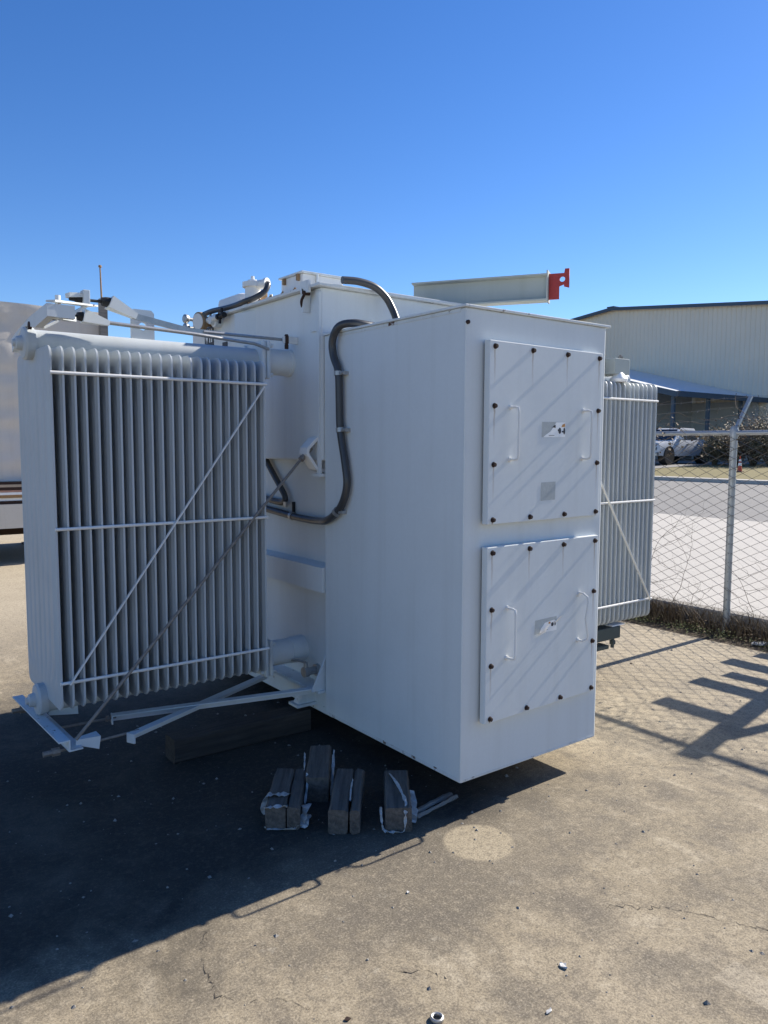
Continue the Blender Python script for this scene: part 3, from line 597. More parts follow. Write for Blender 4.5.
mb = MB(); mb.tube([(2.31, 4.40, 1.66), (2.305, 4.34, 1.60), (2.305, 4.22, 1.485), (2.305, 4.10, 1.38), (2.305, 4.06, 1.335), (2.305, 4.08, 1.305), (2.305, 4.20, 1.305), (2.305, 4.45, 1.33)], .0185, 10); hs2 = mb.build('conduit', M['hose'], T, True)
def clampring(p, q, par, r=.0245):
    p, q = Vector(p), Vector(q); mb = MB(); mb.lathe(p, q-p, [(-.011, r), (.011, r)], 16); mb.box(p.x-.004, p.x+.032, p.y-.05, p.y-.02, p.z-.009, p.z+.009); mb.cyl((p.x-.012, p.y-.037, p.z), (p.x, p.y-.037, p.z), .008, n=8); mb.build('pipe_clamp', M['steel'], par, True)
clampring((HX, 3.382, 2.022), (HX, 3.378, 1.95), hs); clampring((HX, 3.365, 1.728), (HX, 3.355, 1.66), hs)
clampring((HX, 3.40, 1.297), (HX, 3.44, 1.27), hs); clampring((2.305, 3.98, 1.228), (2.305, 4.1, 1.236), hs)
mb = MB(); mb.box(2.318, 2.334, 3.99, 4.002, 1.235, 1.31); mb.build('pipe_bracket', M['black'], T)
mb = MB(); mb.box(2.285, 2.30, 4.02, 4.05, 1.28, 1.31); mb.build('pipe_clamp', M['steel'], hs2)

# short steel beam on the cover with a red end lug
bd = Vector((3.60-3.144, 3.17-3.875, 0)); bl = bd.length; bd.normalize(); bs = Vector((bd.y, -bd.x, 0))
p0 = Vector((3.144, 3.875, 2.5125)); p1 = p0+bd*bl
prof = [(-.05, 0), (.05, 0), (.05, .009), (.004, .012), (.004, .142), (.05, .146), (.05, .155), (-.05, .155), (-.05, .146), (-.004, .142), (-.004, .012), (-.05, .009)]
mb = MB(); mb.sweep(prof, p0, p1, bs, (0, 0, 1)); sb = mb.build('support_beam', M['beam'], T)
mb = MB(); mb.bar(p1+Vector((0, 0, .083)), p1+bd*.008+Vector((0, 0, .083)), .105, .18); mb.build('end_plate', M['beam'], sb)
Mx = Matrix((( bd.x, 0, bs.x, p1.x+bd.x*.009), (bd.y, 0, bs.y, p1.y+bd.y*.009), (0, 1, 0, p1.z+.008), (0, 0, 0, 1)))
plate('red_lug', [(0, 0), (.06, 0), (.06, .075), (.088, .085), (.088, .072), (.118, .064), (.118, .175), (.092, .175), (.088, .15), (0, .15)], [circ(.078, .115, .016)], .014, M['red'], Mx, sb)
for t_ in (.10, .22):
    q = p0+bd*(bl*t_*2.2)+bs*(-.03)+Vector((0, 0, .009)); mb = MB(); mb.lathe(q, (0, 0, 1), [(0, .016), (.010, .016), (.010, .008), (.022, .008)], 8); mb.build('bolt', M['rust_light'], sb)
q = p0+bd*.62+bs*(-.045); mb = MB(); mb.bar(q+Vector((0, 0, .0095)), q+bd*.13+Vector((0, 0, .0095)), .012, .003); mb.build('chalk_mark', simple('yellow_chalk', (.5, .47, .2), .9), sb)

# ------------------------------------------------------------ timbers and litter
def timber(name, a_, b_, wd, ht, label, mat_, z0=0.0, seed=0, split=None, twist=0.0, group=None, cat='timber'):
    """sawn block from ground point a_ to b_ (its near left corner line), worn edges"""
    rnd = random.Random(seed); a_, b_ = Vector((*a_, 0)), Vector((*b_, 0)); d = (b_-a_); ln = d.length; d.normalize()
    root = thing(name, label, cat, (a_.x, a_.y, z0), group); root.rotation_euler = (0, 0, math.atan2(d.y, d.x))
    pieces = split or [(0.0, 1.0)]
    for (u0, u1) in pieces:
        bm = bmesh.new(); bmesh.ops.create_grid(bm, x_segments=1, y_segments=1, size=1); bm.free()
        mb = MB(); ns = 9; rs = []
        for i in range(ns):
            x = ln*i/(ns-1); y0_, y1_ = -u0*wd-.003, -u1*wd+.003; j = lambda k=.003: rnd.uniform(-k, k); cc = .008
            sk = twist*i/(ns-1)
            rs.append([(x+j(.004 if i in (0, ns-1) else .001), y0_-cc+j(), 0), (x+j(.002), y1_+cc+j(), 0), (x, y1_+j(), cc), (x, y1_+j(), ht-cc+sk+j()), (x, y1_+cc+j(), ht+sk+j()), (x, y0_-cc+j(), ht+sk+j()), (x, y0_+j(), ht-cc+sk+j()), (x, y0_+j(), cc)])
        mb.rings(rs); mb.build('block' if len(pieces) > 1 or cat == 'timber' else 'board', mat_, root)
    return root
def film(parent, strips, seed):
    """torn plastic film as thin curled strips lying on the block (local coordinates)"""
    rnd = random.Random(seed)
    for pts, wd in strips:
        mb = MB(); P_ = spline([Vector(p) for p in pts], 5); vs_ = []; fs = []
        for i, p in enumerate(P_):
            d = (P_[min(i+1, len(P_)-1)]-P_[max(i-1, 0)]).normalized(); s_ = d.cross(Vector((0.2, 0.1, 1))).normalized()
            ww = wd*rnd.uniform(.6, 1.05)*(1.1 if i % 5 else .7); n_ = s_.cross(d)*rnd.uniform(-.006, .006)
            q0, q1 = p+s_*ww/2+n_, p-s_*ww/2-n_; th = Vector((0, 0, .0015))
            vs_ += [q0, q1, q0+th, q1+th]
            if i:
                k = 4*i; fs += [(k-4, k-3, k+1, k), (k-2, k+2, k+3, k-1), (k-4, k, k+2, k-2), (k-3, k-1, k+3, k+1)]
        mb.add(vs_, fs); mb.build('plastic_film', M['plastic'], parent)
b1 = timber('timber_block', (1.50, 2.845), (1.735, 3.17), .155, .10, 'paired timber offcuts banded with torn plastic, leftmost of the four blocks', M['wood'], seed=1, split=[(0, .61), (.61, 1.0)])
film(b1, [([(.10, .004, .02), (.10, .003, .104), (.11, -.05, .106), (.12, -.10, .105)], .05), ([(.002, -.0, .01), (-.004, -.05, .006), (-.004, -.12, .006), (.02, -.165, .02)], .016), ([(-.002, .0, .095), (.0, -.05, .104), (.004, -.1, .103)], .02),
          ([(.02, -.16, .02), (.06, -.175, .07), (.13, -.17, .05)], .045), ([(.0, -.165, .008), (.05, -.18, .03), (.10, -.17, .012)], .04), ([(.2, -.158, .02), (.26, -.165, .09), (.30, -.16, .12)], .012)], 3)
b2 = timber('timber_block', (1.775, 2.965), (1.995, 3.285), .115, .115, 'dark timber block with frayed end, farthest of the four', M['wood'], seed=2)
film(b2, [([(.05, .006, .02), (.10, .008, .09), (.20, .012, .11), (.28, .016, .12)], .008), ([(.12, -.12, .03), (.20, -.124, .10), (.30, -.13, .125)], .010), ([(.02, -.122, .02), (.14, -.128, .08), (.24, -.13, .11)], .012)], 4)
b3 = timber('timber_block', (1.70, 2.655), (1.96, 2.985), .140, .105, 'split square timber block without wrapping, nearest the circle of clean concrete but one', M['wood'], seed=3, split=[(0, .64), (.66, 1.0)])
tag(b3, 'bare square timber block split lengthwise, between the two plastic-wrapped blocks')
film(b3, [([(.30, -.09, .107), (.20, -.088, .110), (.08, -.092, .108)], .008)], 6)
b4 = timber('timber_block', (1.905, 2.525), (2.135, 2.84), .120, .105, 'timber block looped by a white plastic strap, rightmost and nearest the cabinet', M['wood'], seed=4)
film(b4, [([(.33, -.03, .113), (.22, -.06, .116), (.10, -.085, .112), (.03, -.095, .108), (-.008, -.09, .08), (-.012, -.085, .01), (-.014, -.04, .006), (-.012, .0, .012), (-.004, .012, .06), (.02, .015, .10)], .014), ([(.06, -.13, .01), (.12, -.135, .05), (.20, -.128, .09)], .03)], 5)
timber('broken_board', (2.08, 2.585), (2.36, 2.63), .07, .018, 'splintered thin grey board lying beside the strapped timber block', M['wood_grey'], seed=7, cat='board', split=[(0, .55), (.6, 1.0)])
timber('timber_beam', (1.455, 3.86), (2.27, 3.845), .135, .125, 'long dark timber beam lying on the ground under the left radiator', M['wood_dark'], seed=8)

def ring_washer():
    mb = MB(); n, k = 20, 8
    rs = [[(math.cos(2*math.pi*i/n)*(.016+.005*math.cos(2*math.pi*j/k)), math.sin(2*math.pi*i/n)*(.016+.005*math.cos(2*math.pi*j/k)), .006+.006*math.sin(2*math.pi*j/k)) for j in range(k)] for i in range(n)]
    mb.rings(rs, closed=True); o = mb.build('steel_ring', M['steel'], None, True); o.location = (1.377, 1.569, 0.0005); tag(o, 'small steel ring lying on the concrete at the bottom edge', 'ring')
ring_washer()
def scrap(x, y, s, seed, label, mt='plastic'):
    rnd = random.Random(seed); mb = MB(); n = 9
    top = [(math.cos(2*math.pi*i/n)*s*rnd.uniform(.35, 1.0), math.sin(2*math.pi*i/n)*s*.6*rnd.uniform(.3, 1.0), .003+rnd.uniform(0, s*.25)) for i in range(n)]
    mb.rings([[(p[0]*.9, p[1]*.9, .0015) for p in top], top]); o = mb.build('scrap', M[mt]); o.location = (x, y, 0); o.rotation_euler = (0, 0, rnd.random()*6); tag(o, label, 'scrap', 'scraps of litter on the slab')
scrap(1.85, 1.504, .026, 1, 'crumpled white paper scrap on open sunlit concrete, largest of the scraps')
scrap(1.661, 1.397, .016, 2, 'thin white sliver of litter near the bottom right of the slab')
scrap(1.169, 1.724, .014, 3, 'dark pebble-sized scrap left of the steel ring', 'rust')
scrap(1.705, 2.112, .012, 4, 'small pale chip just beyond the edge of the big shadow')
scrap(4.95, 3.45, .014, 5, 'tiny dark chip in the chain-link shadow by the right radiator', 'rust')
scrap(6.3, 3.15, .10, 6, 'crumpled white plastic bag in the weeds by the fence post')

rnd = random.Random(77); mb = MB()
for k in range(900):
    x, y = rnd.uniform(0.2, 6.0), rnd.uniform(0.6, 4.5); r_ = abs(rnd.gauss(0, .004))+.0015; a_ = rnd.uniform(0, 6.28)
    vs_ = [(x+math.cos(a_+q*1.57)*r_*rnd.uniform(.6, 1.3), y+math.sin(a_+q*1.57)*r_*rnd.uniform(.6, 1.3), 0.0005) for q in range(4)]+[(x+rnd.uniform(-.3, .3)*r_, y+rnd.uniform(-.3, .3)*r_, r_*rnd.uniform(.5, 1.1))]
    mb.add(vs_, [(0, 1, 4), (1, 2, 4), (2, 3, 4), (3, 0, 4), (3, 2, 1, 0)])
tag(mb.build('grit', M['kerbstone']), 'loose grit and small stones scattered over the slab', 'grit', kind='stuff')

# ------------------------------------------------------------ chain-link fence
FX = 6.48
FN = thing('chain_link_fence', 'galvanised chain-link fence with top rail and barbed wire along the yard edge', 'fence', (FX, 3.55, 0))
def fchild(mb, name, mt, smooth=True): return child_of(mb.build(name, mt, None, smooth), FN)
posts = [0.55, 3.55, 6.55, 9.55]
for y in posts:
    mb = MB(); mb.cyl((FX, y, -.05), (FX, y, 1.80), .030, n=16); mb.lathe((FX, y, 1.735), (0, 0, 1), [(0, .036), (.06, .036), (.075, .03), (.09, .024)], 16); po = fchild(mb, 'post', M['galv'])
    mb = MB(); mb.bar((FX+.005, y-.01, 1.80), (FX+.20, y-.03, 2.09), .030, .022); a_ = mb.build('barb_arm', M['galv']); child_of(a_, FN)
mb = MB(); mb.cyl((FX, 0.0, 1.768), (FX, 11, 1.768), .021, n=14); fchild(mb, 'top_rail', M['galv'])
def link_mesh(y0, y1, z0, z1):
    mb = MB(); p_ = .083; n = int((y1-y0)/p_); nz = int((z1-z0)/(p_/2)); r = .0035
    for k in range(n+1):
        pts = []
        for i in range(nz+1):
            s_ = 1 if ((i+k) % 2) else -1
            y = y0+k*p_ + s_*p_/2; z = z0+i*p_/2
            y += 0.006*math.sin(z*3+k*.3); xo = FX-.034+.0022*s_+.012*math.sin(y*2.1+z*1.7)*math.sin(z*2)
            pts.append(Vector((xo, y, z)))
        rs = []
        for p in pts: rs.append([p+Vector((r*math.cos(t_), r*math.sin(t_)*1.15, 0)) for t_ in (0.5, 2.6, 4.7)])
        mb.rings(rs, cap=False)
    return mb
for i in range(len(posts)-1):
    o = fchild(link_mesh(posts[i]+.02, posts[i+1]-.01, .05, 1.775), 'chain_link', M['wire'], False); tag(o, kind='stuff')
o = fchild(link_mesh(0.0, posts[0]-.02, .05, 1.775), 'chain_link', M['wire'], False); tag(o, kind='stuff')
mb = MB(); mb.cyl((FX-.034, 0, .09), (FX-.034, 10, .09), .002, n=5); fchild(mb, 'tension_wire', M['wire'])
for (t_, dz) in ((.35, 0), (.68, 0), (1.0, 0)):
    mb = MB(); rnd = random.Random(int(t_*100)); pts = []
    for k in range(90):
        y = 0.2+k*.105; seg = (y-.55) % 3.0; pts.append(Vector((FX+.2*t_+rnd.uniform(-.004, .004), y, 1.80+.29*t_-.05*math.sin(math.pi*seg/3)+rnd.uniform(-.006, .006))))
    mb.tube(pts, .0018, 4, False)
    for k in range(2, 88, 1):
        p = pts[k]; 
        for q in range(2):
            a_ = rnd.uniform(0, 6.28); mb.cyl(p-Vector((math.cos(a_)*.018, .004, math.sin(a_)*.018)), p+Vector((math.cos(a_)*.018, .004, math.sin(a_)*.018)), .0012, n=3)
    fchild(mb, 'barbed_wire', M['wire'], False)

# dead vine on the fence, weeds at its foot
def leaf_mat(name, c0, c1, trans=0.25):
    m, t, b_ = mat(name); oi = N(t, 'ShaderNodeNewGeometry').outputs['Random Per Island']
    L(t, mix(t, oi, c0, c1), b_.inputs['Base Color']); b_.inputs['Roughness'].default_value = .75
    b_.inputs['Specular IOR Level'].default_value = .2
    return m
M['straw'] = leaf_mat('dry_straw', (0.06, 0.043, 0.028), (0.20, 0.15, 0.095))
M['weed'] = leaf_mat('weed_leaf', (0.06, 0.085, 0.02), (0.17, 0.20, 0.06))
M['twig'] = simple('dead_twig', (0.11, 0.08, 0.055), .9, 0, .4, 30)
M['dryleaf'] = leaf_mat('brown_leaf', (0.09, 0.06, 0.035), (0.22, 0.16, 0.09))
rnd = random.Random(21); mb = MB()
for k in range(15000):
    y = rnd.uniform(0.2, 9.8); dens = .5+.5*math.sin(y*2.3)*math.sin(y*.9+1)
    if rnd.random() > dens+.35: continue
    x = 6.54-abs(rnd.gauss(0, .13)); h_ = rnd.uniform(.05, .26)*(1.0 if x > 6.3 else .55); a_ = rnd.uniform(0, 6.28); ln = rnd.uniform(.2, .9)*h_
    b0 = Vector((x, y, -.01)); s_ = Vector((math.cos(a_+1.57), math.sin(a_+1.57), 0))*rnd.uniform(.0015, .004); top = b0+Vector((math.cos(a_)*ln, math.sin(a_)*ln, h_)); md = (b0+top)/2+Vector((0, 0, h_*.15))
    mb.add([b0-s_, b0+s_, md+s_*.8, md-s_*.8, top], [(0, 1, 2, 3), (3, 2, 4)])
tag(mb.build('dry_grass', M['straw']), 'dry brown grass and stalks along the foot of the fence', 'grass', kind='stuff')
mb = MB()
for k in range(7000):
    y = rnd.uniform(0.2, 9.8)
    if math.sin(y*3.7+.5)+math.sin(y*9.1) < -.2 and rnd.random() < .8: continue
    x = rnd.gauss(6.22, .10); x = max(6.06, min(6.46, x)); z = rnd.uniform(.005, .07); a_ = rnd.uniform(0, 6.28); s_ = rnd.uniform(.008, .02)
    d = Vector((math.cos(a_), math.sin(a_), rnd.uniform(-.2, .6))).normalized(); sd_ = d.cross(Vector((0, 0, 1))).normalized()*s_*.4; p = Vector((x, y, z))
    mb.add([p, p+d*s_*.5+sd_, p+d*s_, p+d*s_*.5-sd_], [(0, 1, 2, 3)])
tag(mb.build('weeds', M['weed']), 'low green weeds creeping over the slab edge by the fence', 'weeds', kind='stuff')
mb = MB()
for k in range(1800):
    y = rnd.uniform(0.2, 9.8); x = rnd.gauss(6.38, .09); x = max(6.08, min(6.53, x)); z = rnd.uniform(0, .09); a_ = rnd.uniform(0, 6.28); s_ = rnd.uniform(.012, .03)
    d = Vector((math.cos(a_), math.sin(a_), rnd.uniform(-.5, .5))).normalized(); sd_ = d.cross(Vector((0, 0.3, 1))).normalized()*s_*.45; p = Vector((x, y, z))
    mb.add([p, p+d*s_*.5+sd_, p+d*s_, p+d*s_*.5-sd_], [(0, 1, 2, 3)])
tag(mb.build('leaf_litter', M['dryleaf']), 'brown leaf litter under the chain-link fence', 'leaves', kind='stuff')
def vine(y, top, seed, label):
    rnd = random.Random(seed); root = thing('dead_vine', label, 'vine', (6.43, y, 0), 'dead vines climbing the chain-link')
    def grow(p, d, ln, r, lev):
        pts = [Vector(p)]; n = 7
        for i in range(n):
            d = (d+Vector((0, rnd.uniform(-.5, .5), rnd.uniform(-.25, .3)))).normalized(); q = pts[-1]+d*ln/n; q.x = rnd.uniform(-.03, .02); q.z = max(q.z, .0); pts.append(q)
        mb.tube(pts, [r*(1-.7*i/(n*6)) for i in range(n*6+1)], 5)
        if lev:
            for i in (2, 4, 5): grow(pts[i], Vector((0, rnd.choice((-1, 1)), rnd.uniform(.2, .9))).normalized(), ln*rnd.uniform(.35, .6), r*.6, lev-1)
    mb = MB(); grow((0, 0, 0), Vector((0, .1, 1)), top, .0032, 2); mb.build('stem', M['twig'], root, True)
vine(4.12, .9, 31, 'thin dead vine climbing the mesh midway between radiator and fence post')
vine(4.42, 1.15, 32, 'dead vine climbing the mesh right beside the radiator')
vine(3.28, .75, 33, 'thin dead vine climbing the mesh to the right of the fence post')
vine(3.75, .45, 34, 'short dead vine in the mesh just left of the fence post')

rnd = random.Random(91); tg = thing('dead_creeper', 'tangle of dead creeper along the top rail and barbed wire of the fence', 'vine', (FX, 3.6, 1.75)); mb = MB()
for k in range(60):
    y = rnd.uniform(-1.9, 2.6); p = Vector((rnd.uniform(-.02, .12), y, rnd.uniform(-.02, .25))); pts = [p]; d = Vector((rnd.uniform(-.3, .3), rnd.choice((-1, 1)), rnd.uniform(-.4, .5)))
    for i in range(6):
        d = (d+Vector((rnd.uniform(-.5, .5), rnd.uniform(-.4, .4), rnd.uniform(-.6, .5)))).normalized(); pts.append(pts[-1]+d*rnd.uniform(.04, .10))
    mb.tube(pts, .0022, 4)
mb.build('stem', M['twig'], tg)
mb = MB()
for k in range(420):
    c_ = rnd.choice((-1.2, -.7, .1, .6, 1.2, 1.9)); p = Vector((rnd.uniform(-.03, .12), rnd.gauss(c_, .13), rnd.gauss(.02, .09))); d = Vector((rnd.gauss(0, 1), rnd.gauss(0, 1), rnd.gauss(-.5, .7))).normalized(); s_ = rnd.uniform(.02, .045); sd_ = d.orthogonal().normalized()*s_*.4
    mb.add([p, p+d*s_*.5+sd_, p+d*s_, p+d*s_*.5-sd_], [(0, 1, 2, 3)])
mb.build('dead_leaves', M['dryleaf'], tg)

# arm rack beyond the fence, outside the picture, that shades the slab
RK = thing('arm_rack', 'leaning steel rack with short side arms beyond the fence, its shadow crossing the slab', 'rack', (6.98, 2.6, 0.0))
def rk(mb, n): return child_of(mb.build(n, M['galv']), RK)
sh = lambda xs, y, x=6.98: Vector((x, y+(x-xs)*math.tan(SUN_AZ), (x-xs)*math.tan(SUN_EL)/math.cos(SUN_AZ)))
mb = MB(); mb.bar(sh(3.72, 2.20), Vector((6.98, 2.78, 0.0)), .12, .10, up=(1, 0, 0)); rk(mb, 'upright')
mb = MB(); mb.bar(sh(4.15, 2.22), Vector((7.02, 1.7, 0.0)), .08, .08, up=(1, 0, 0)); rk(mb, 'strut')
mb = MB(); mb.bar(sh(4.75, 2.40), Vector((6.99, 1.55, .60)), .05, .05, up=(1, 0, 0)); rk(mb, 'strut')
for xs, yt, yb, wd in ((4.36, 2.84, 2.38, .10), (4.95, 2.94, 2.46, .10), (5.27, 2.88, 2.52, .08), (5.60, 3.07, 2.60, .10), (5.96, 3.01, 2.6, .08)):
    p = sh(xs+.02, yt); q = sh(xs+.03, yb); mb = MB(); mb.bar(q, p, wd, .05, up=(1, 0, 0)); rk(mb, 'arm')

# ------------------------------------------------------------ warehouse behind
def corr_mat(name, c0, var=.06): return simple(name, c0, .5, 0.0, var, .6)
M['cladding'] = corr_mat('tan_cladding', (0.82, 0.69, 0.53))
M['navy'] = simple('dark_blue_trim', (0.055, 0.085, 0.12), .5)
M['roofmetal'] = simple('pale_roof_metal', (0.76, 0.77, 0.77), .4, 0.1, .06, .5)
M['block'] = simple('grey_blockwork', (0.50, 0.50, 0.50), .9, 0, .15, 3)
WX, RY, RZ, PIT = 48.0, 35.86, 11.60, 0.102
WH = thing('warehouse', 'tan metal warehouse with dark blue roof trim behind the fence', 'building', (WX, RY, .75))
def wchild(mb, n, mt, kind=None):
    o = child_of(mb.build(n, mt), WH)
    if kind: o['kind'] = kind
    return o
e0, e1 = 3.0, 68.72
wz = lambda y: RZ-abs(y-RY)*PIT
mb = MB(); mb.rings([[(x, e0, .5), (x, RY, .5), (x, e1, .5), (x, e1, wz(e1)), (x, RY, RZ), (x, e0, wz(e0))] for x in (WX, WX+40)]); wchild(mb, 'wall', M['cladding'])
mb = MB(); y = e0+.1
while y < e1-.1:
    mb.sweep([(0, 0), (-.035, .03), (-.035, .09), (0, .12)], (WX+.005, y, .76), (WX+.005, y, wz(y)-.02), (1, 0, 0), (0, 1, 0)); y += .32
wchild(mb, 'cladding_ribs', M['cladding'], 'stuff')
for s_ in (-1, 1):
    ye = e0-.3 if s_ < 0 else e1+.3
    mb = MB(); mb.rings([[(WX-.35, RY, RZ+.02), (WX+40.3, RY, RZ+.02), (WX+40.3, RY, RZ+.12), (WX-.35, RY, RZ+.12)], [(WX-.35, ye, wz(ye)+.02), (WX+40.3, ye, wz(ye)+.02), (WX+40.3, ye, wz(ye)+.12), (WX-.35, ye, wz(ye)+.12)]]); wchild(mb, 'roof', M['roofmetal'])
    mb = MB(); mb.rings([[(WX-.42, RY, RZ-.08), (WX-.352, RY, RZ-.08), (WX-.352, RY, RZ+.14), (WX-.42, RY, RZ+.14)], [(WX-.42, ye, wz(ye)-.08), (WX-.352, ye, wz(ye)-.08), (WX-.352, ye, wz(ye)+.14), (WX-.42, ye, wz(ye)+.14)]]); wchild(mb, 'rake_trim', M['navy'])
mb = MB(); mb.box(WX-.45, WX+40.3, RY-.3, RY+.3, RZ+.125, RZ+.20); wchild(mb, 'ridge_cap', M['navy'])
LT = thing('lean_to', 'open lean-to with pale metal roof and dark blue fascia against the warehouse', 'building', (43, 29, .8))
def lchild(mb, n, mt): return child_of(mb.build(n, mt), LT)
LX0, LY0, LY1 = 38.2, 24.36, 34.7
lz = lambda y: 4.62+(y-LY0)*.25
mb = MB(); mb.rings([[(LX0, y, lz(y)), (WX-.04, y, lz(y)), (WX-.04, y, lz(y)+.06), (LX0, y, lz(y)+.06)] for y in (LY0-.1, LY1)]); lchild(mb, 'roof', M['roofmetal'])
mb = MB(); mb.box(LX0-.08, WX-.04, LY0-.22, LY0-.11, 4.36, 4.66); lchild(mb, 'fascia', M['navy'])
mb = MB(); mb.rings([[(LX0-.08, y, lz(y)-.26), (LX0-.01, y, lz(y)-.26), (LX0-.01, y, lz(y)+.04), (LX0-.08, y, lz(y)+.04)] for y in (LY0-.1, LY1)]); lchild(mb, 'fascia', M['navy'])
for (x, y) in ((LX0+.3, LY0+.3), (42.0, LY0+.3), (45.6, LY0+.3), (LX0+.3, 29.5), (LX0+.3, 34.3)):
    mb = MB(); mb.box(x-.09, x+.09, y-.09, y+.09, .75, lz(y)-.02); lchild(mb, 'post', M['navy'])
mb = MB(); mb.box(WX-.2, WX-.036, LY0+.4, LY1-.3, .75, 4.5); lchild(mb, 'back_wall', M['block'])
mb = MB(); mb.box(LX0+.4, WX-.21, 29.2, 29.4, .75, 5.7); lchild(mb, 'partition_wall', M['block'])
def pallet_pile(x, y, seed, label):
    rnd = random.Random(seed); o = thing('pallet_stack', label, 'pallets', (x, y, .785), 'stacks of pallets under the lean-to')
    for k in range(rnd.randint(7, 11)):
        dx, dy = rnd.uniform(-.05, .05), rnd.uniform(-.05, .05); mb = MB()
        for i in range(5): mb.box(-.6+dx+i*.265, -.45+dx+i*.265, -.5+dy, .5+dy, k*.15+.10, k*.15+.125)
        for i in (-.45, 0, .36): mb.box(-.6+dx, .61+dx, i+dy, i+.09+dy, k*.15, k*.15+.10)
        mb.build('pallet', M['wood'], o)
pallet_pile(42.5, 26.7, 1, 'dark pallet stack under the lean-to on the left of the two'); pallet_pile(45.0, 26.4, 2, 'dark pallet stack under the lean-to on the right of the two')

# ------------------------------------------------------------ parked pickup
def pickup(loc, heading, label):
    wp = simple('white_car_paint', (0.62, 0.63, 0.64), .25, 0, .03, 4); gl = simple('car_glass', (0.02, 0.025, 0.03), .08, 0, .1, 4); dk = M['black']; ch = M['steel']
    o = thing('pickup', label, 'pickup', loc); o.rotation_euler = (0, 0, heading)
    hw = .93
    def loft(name, secs, mt, par=o, smooth=True):
        mb = MB(); mb.rings(secs); return mb.build(name, mt, par, smooth, .025)
    sec = lambda x, zb, zt, w0, w1: [(x, -w0, zb), (x, w0, zb), (x, w0+.02, zb+.25), (x, w0+.02, zt-.2), (x, w1, zt), (x, -w1, zt), (x, -w0-.02, zt-.2), (x, -w0-.02, zb+.25)]
    body = loft('body', [sec(2.62, .50, .88, .78, .70), sec(2.5, .42, 1.02, .88, .80), sec(1.25, .40, 1.10, hw, .86), sec(1.05, .40, 1.14, hw, .88), sec(-2.55, .42, 1.16, hw, .88), sec(-2.64, .50, 1.12, .90, .86)], wp)
    cab_ = loft('cab', [[(x, -wb, zb), (x, wb, zb), (x, wt, zt), (x, -wt, zt)] for x, zb, zt, wb, wt in ((1.15, 1.10, 1.14, .86, .84), (.45, 1.10, 1.68, .88, .70), (.0, 1.10, 1.74, .88, .70), (-.95, 1.10, 1.72, .88, .70), (-1.25, 1.10, 1.16, .88, .84))], wp)
    for s_ in (-1, 1):
        for (xa, xb, xc, xd) in ((.72, .08, .06, .42), (.0, -.98, -.9, -.02)):
            y0, y1 = .872*s_, .735*s_; mb = MB(); mb.add([(xa, y0+.012*s_, 1.18), (xb, y0+.012*s_, 1.18), (xc, y1+.012*s_, 1.62), (xd, y1+.012*s_, 1.62), (xa, y0-.03*s_, 1.18), (xb, y0-.03*s_, 1.18), (xc, y1-.03*s_, 1.62), (xd, y1-.03*s_, 1.62)], [(0, 1, 2, 3), (7, 6, 5, 4), (0, 4, 5, 1), (1, 5, 6, 2), (2, 6, 7, 3), (3, 7, 4, 0)]); mb.build('window', gl, cab_)
        mb = MB(); mb.bbox(.62, .78, .93*s_-.09, .93*s_+.09, 1.16, 1.32, .02); mb.build('mirror', wp, body)
        mb = MB(); mb.bbox(2.52, 2.63, .52*s_-.2 if s_ > 0 else -.72, .72 if s_ > 0 else -.32, .74, .92, .02); mb.build('headlight', ch, body)
        for z_, x_ in ((.95, .12), (.95, -.85)):
            mb = MB(); mb.bbox(x_-.09, x_+.09, .955*s_-.02, .955*s_+.02, z_-.015, z_+.015, .005); mb.build('door_handle', dk, body)
    mb = MB(); mb.add([(1.12, -.78, 1.155), (1.12, .78, 1.155), (.47, .62, 1.665), (.47, -.62, 1.665), (1.10, -.78, 1.13), (1.10, .78, 1.13), (.45, .62, 1.64), (.45, -.62, 1.64)], [(0, 1, 2, 3), (7, 6, 5, 4), (0, 4, 5, 1), (1, 5, 6, 2), (2, 6, 7, 3), (3, 7, 4, 0)])
    for q in range(len(mb.v)): mb.v[q] = (mb.v[q][0]+.03, mb.v[q][1], mb.v[q][2]+.012)
    mb.build('windscreen', gl, cab_)
    mb = MB(); mb.bbox(2.54, 2.66, -.50, .50, .60, .90, .02); g = mb.build('grille', dk, body)
    mb = MB(); mb.bbox(2.60, 2.675, -.48, .48, .73, .76, .005); mb.bbox(2.60, 2.675, -.48, .48, .66, .68, .005); mb.build('grille_bar', ch, g)
    mb = MB(); mb.bbox(2.50, 2.72, -.86, .86, .40, .58, .03); mb.build('bumper', ch, body)
    for x_ in (1.75, -1.62):
        for s_ in (-1, 1):
            mb = MB(); mb.lathe((x_, .70*s_, .38), (0, s_, 0), [(0, .30), (.0, .37), (.05, .385), (.20, .385), (.25, .36), (.25, .24)], 24); wl = mb.build('tyre', dk, o, True)
            mb = MB(); mb.lathe((x_, .93*s_, .38), (0, s_, 0), [(0, .24), (.015, .24), (.02, .20), (.0, .08), (.03, .07)], 16); mb.build('rim', ch, wl, True)
            mb = MB(); mb.lathe((x_, .60*s_, .43), (0, s_, 0), [(0, .44), (.362, .44)], 24); mb.build('wheel_arch', dk, body, True)
    return o
pk = pickup((34.0, 21.85, .793), math.atan2(-.06, -.998), 'white pickup parked beyond the road, behind the chain-link')

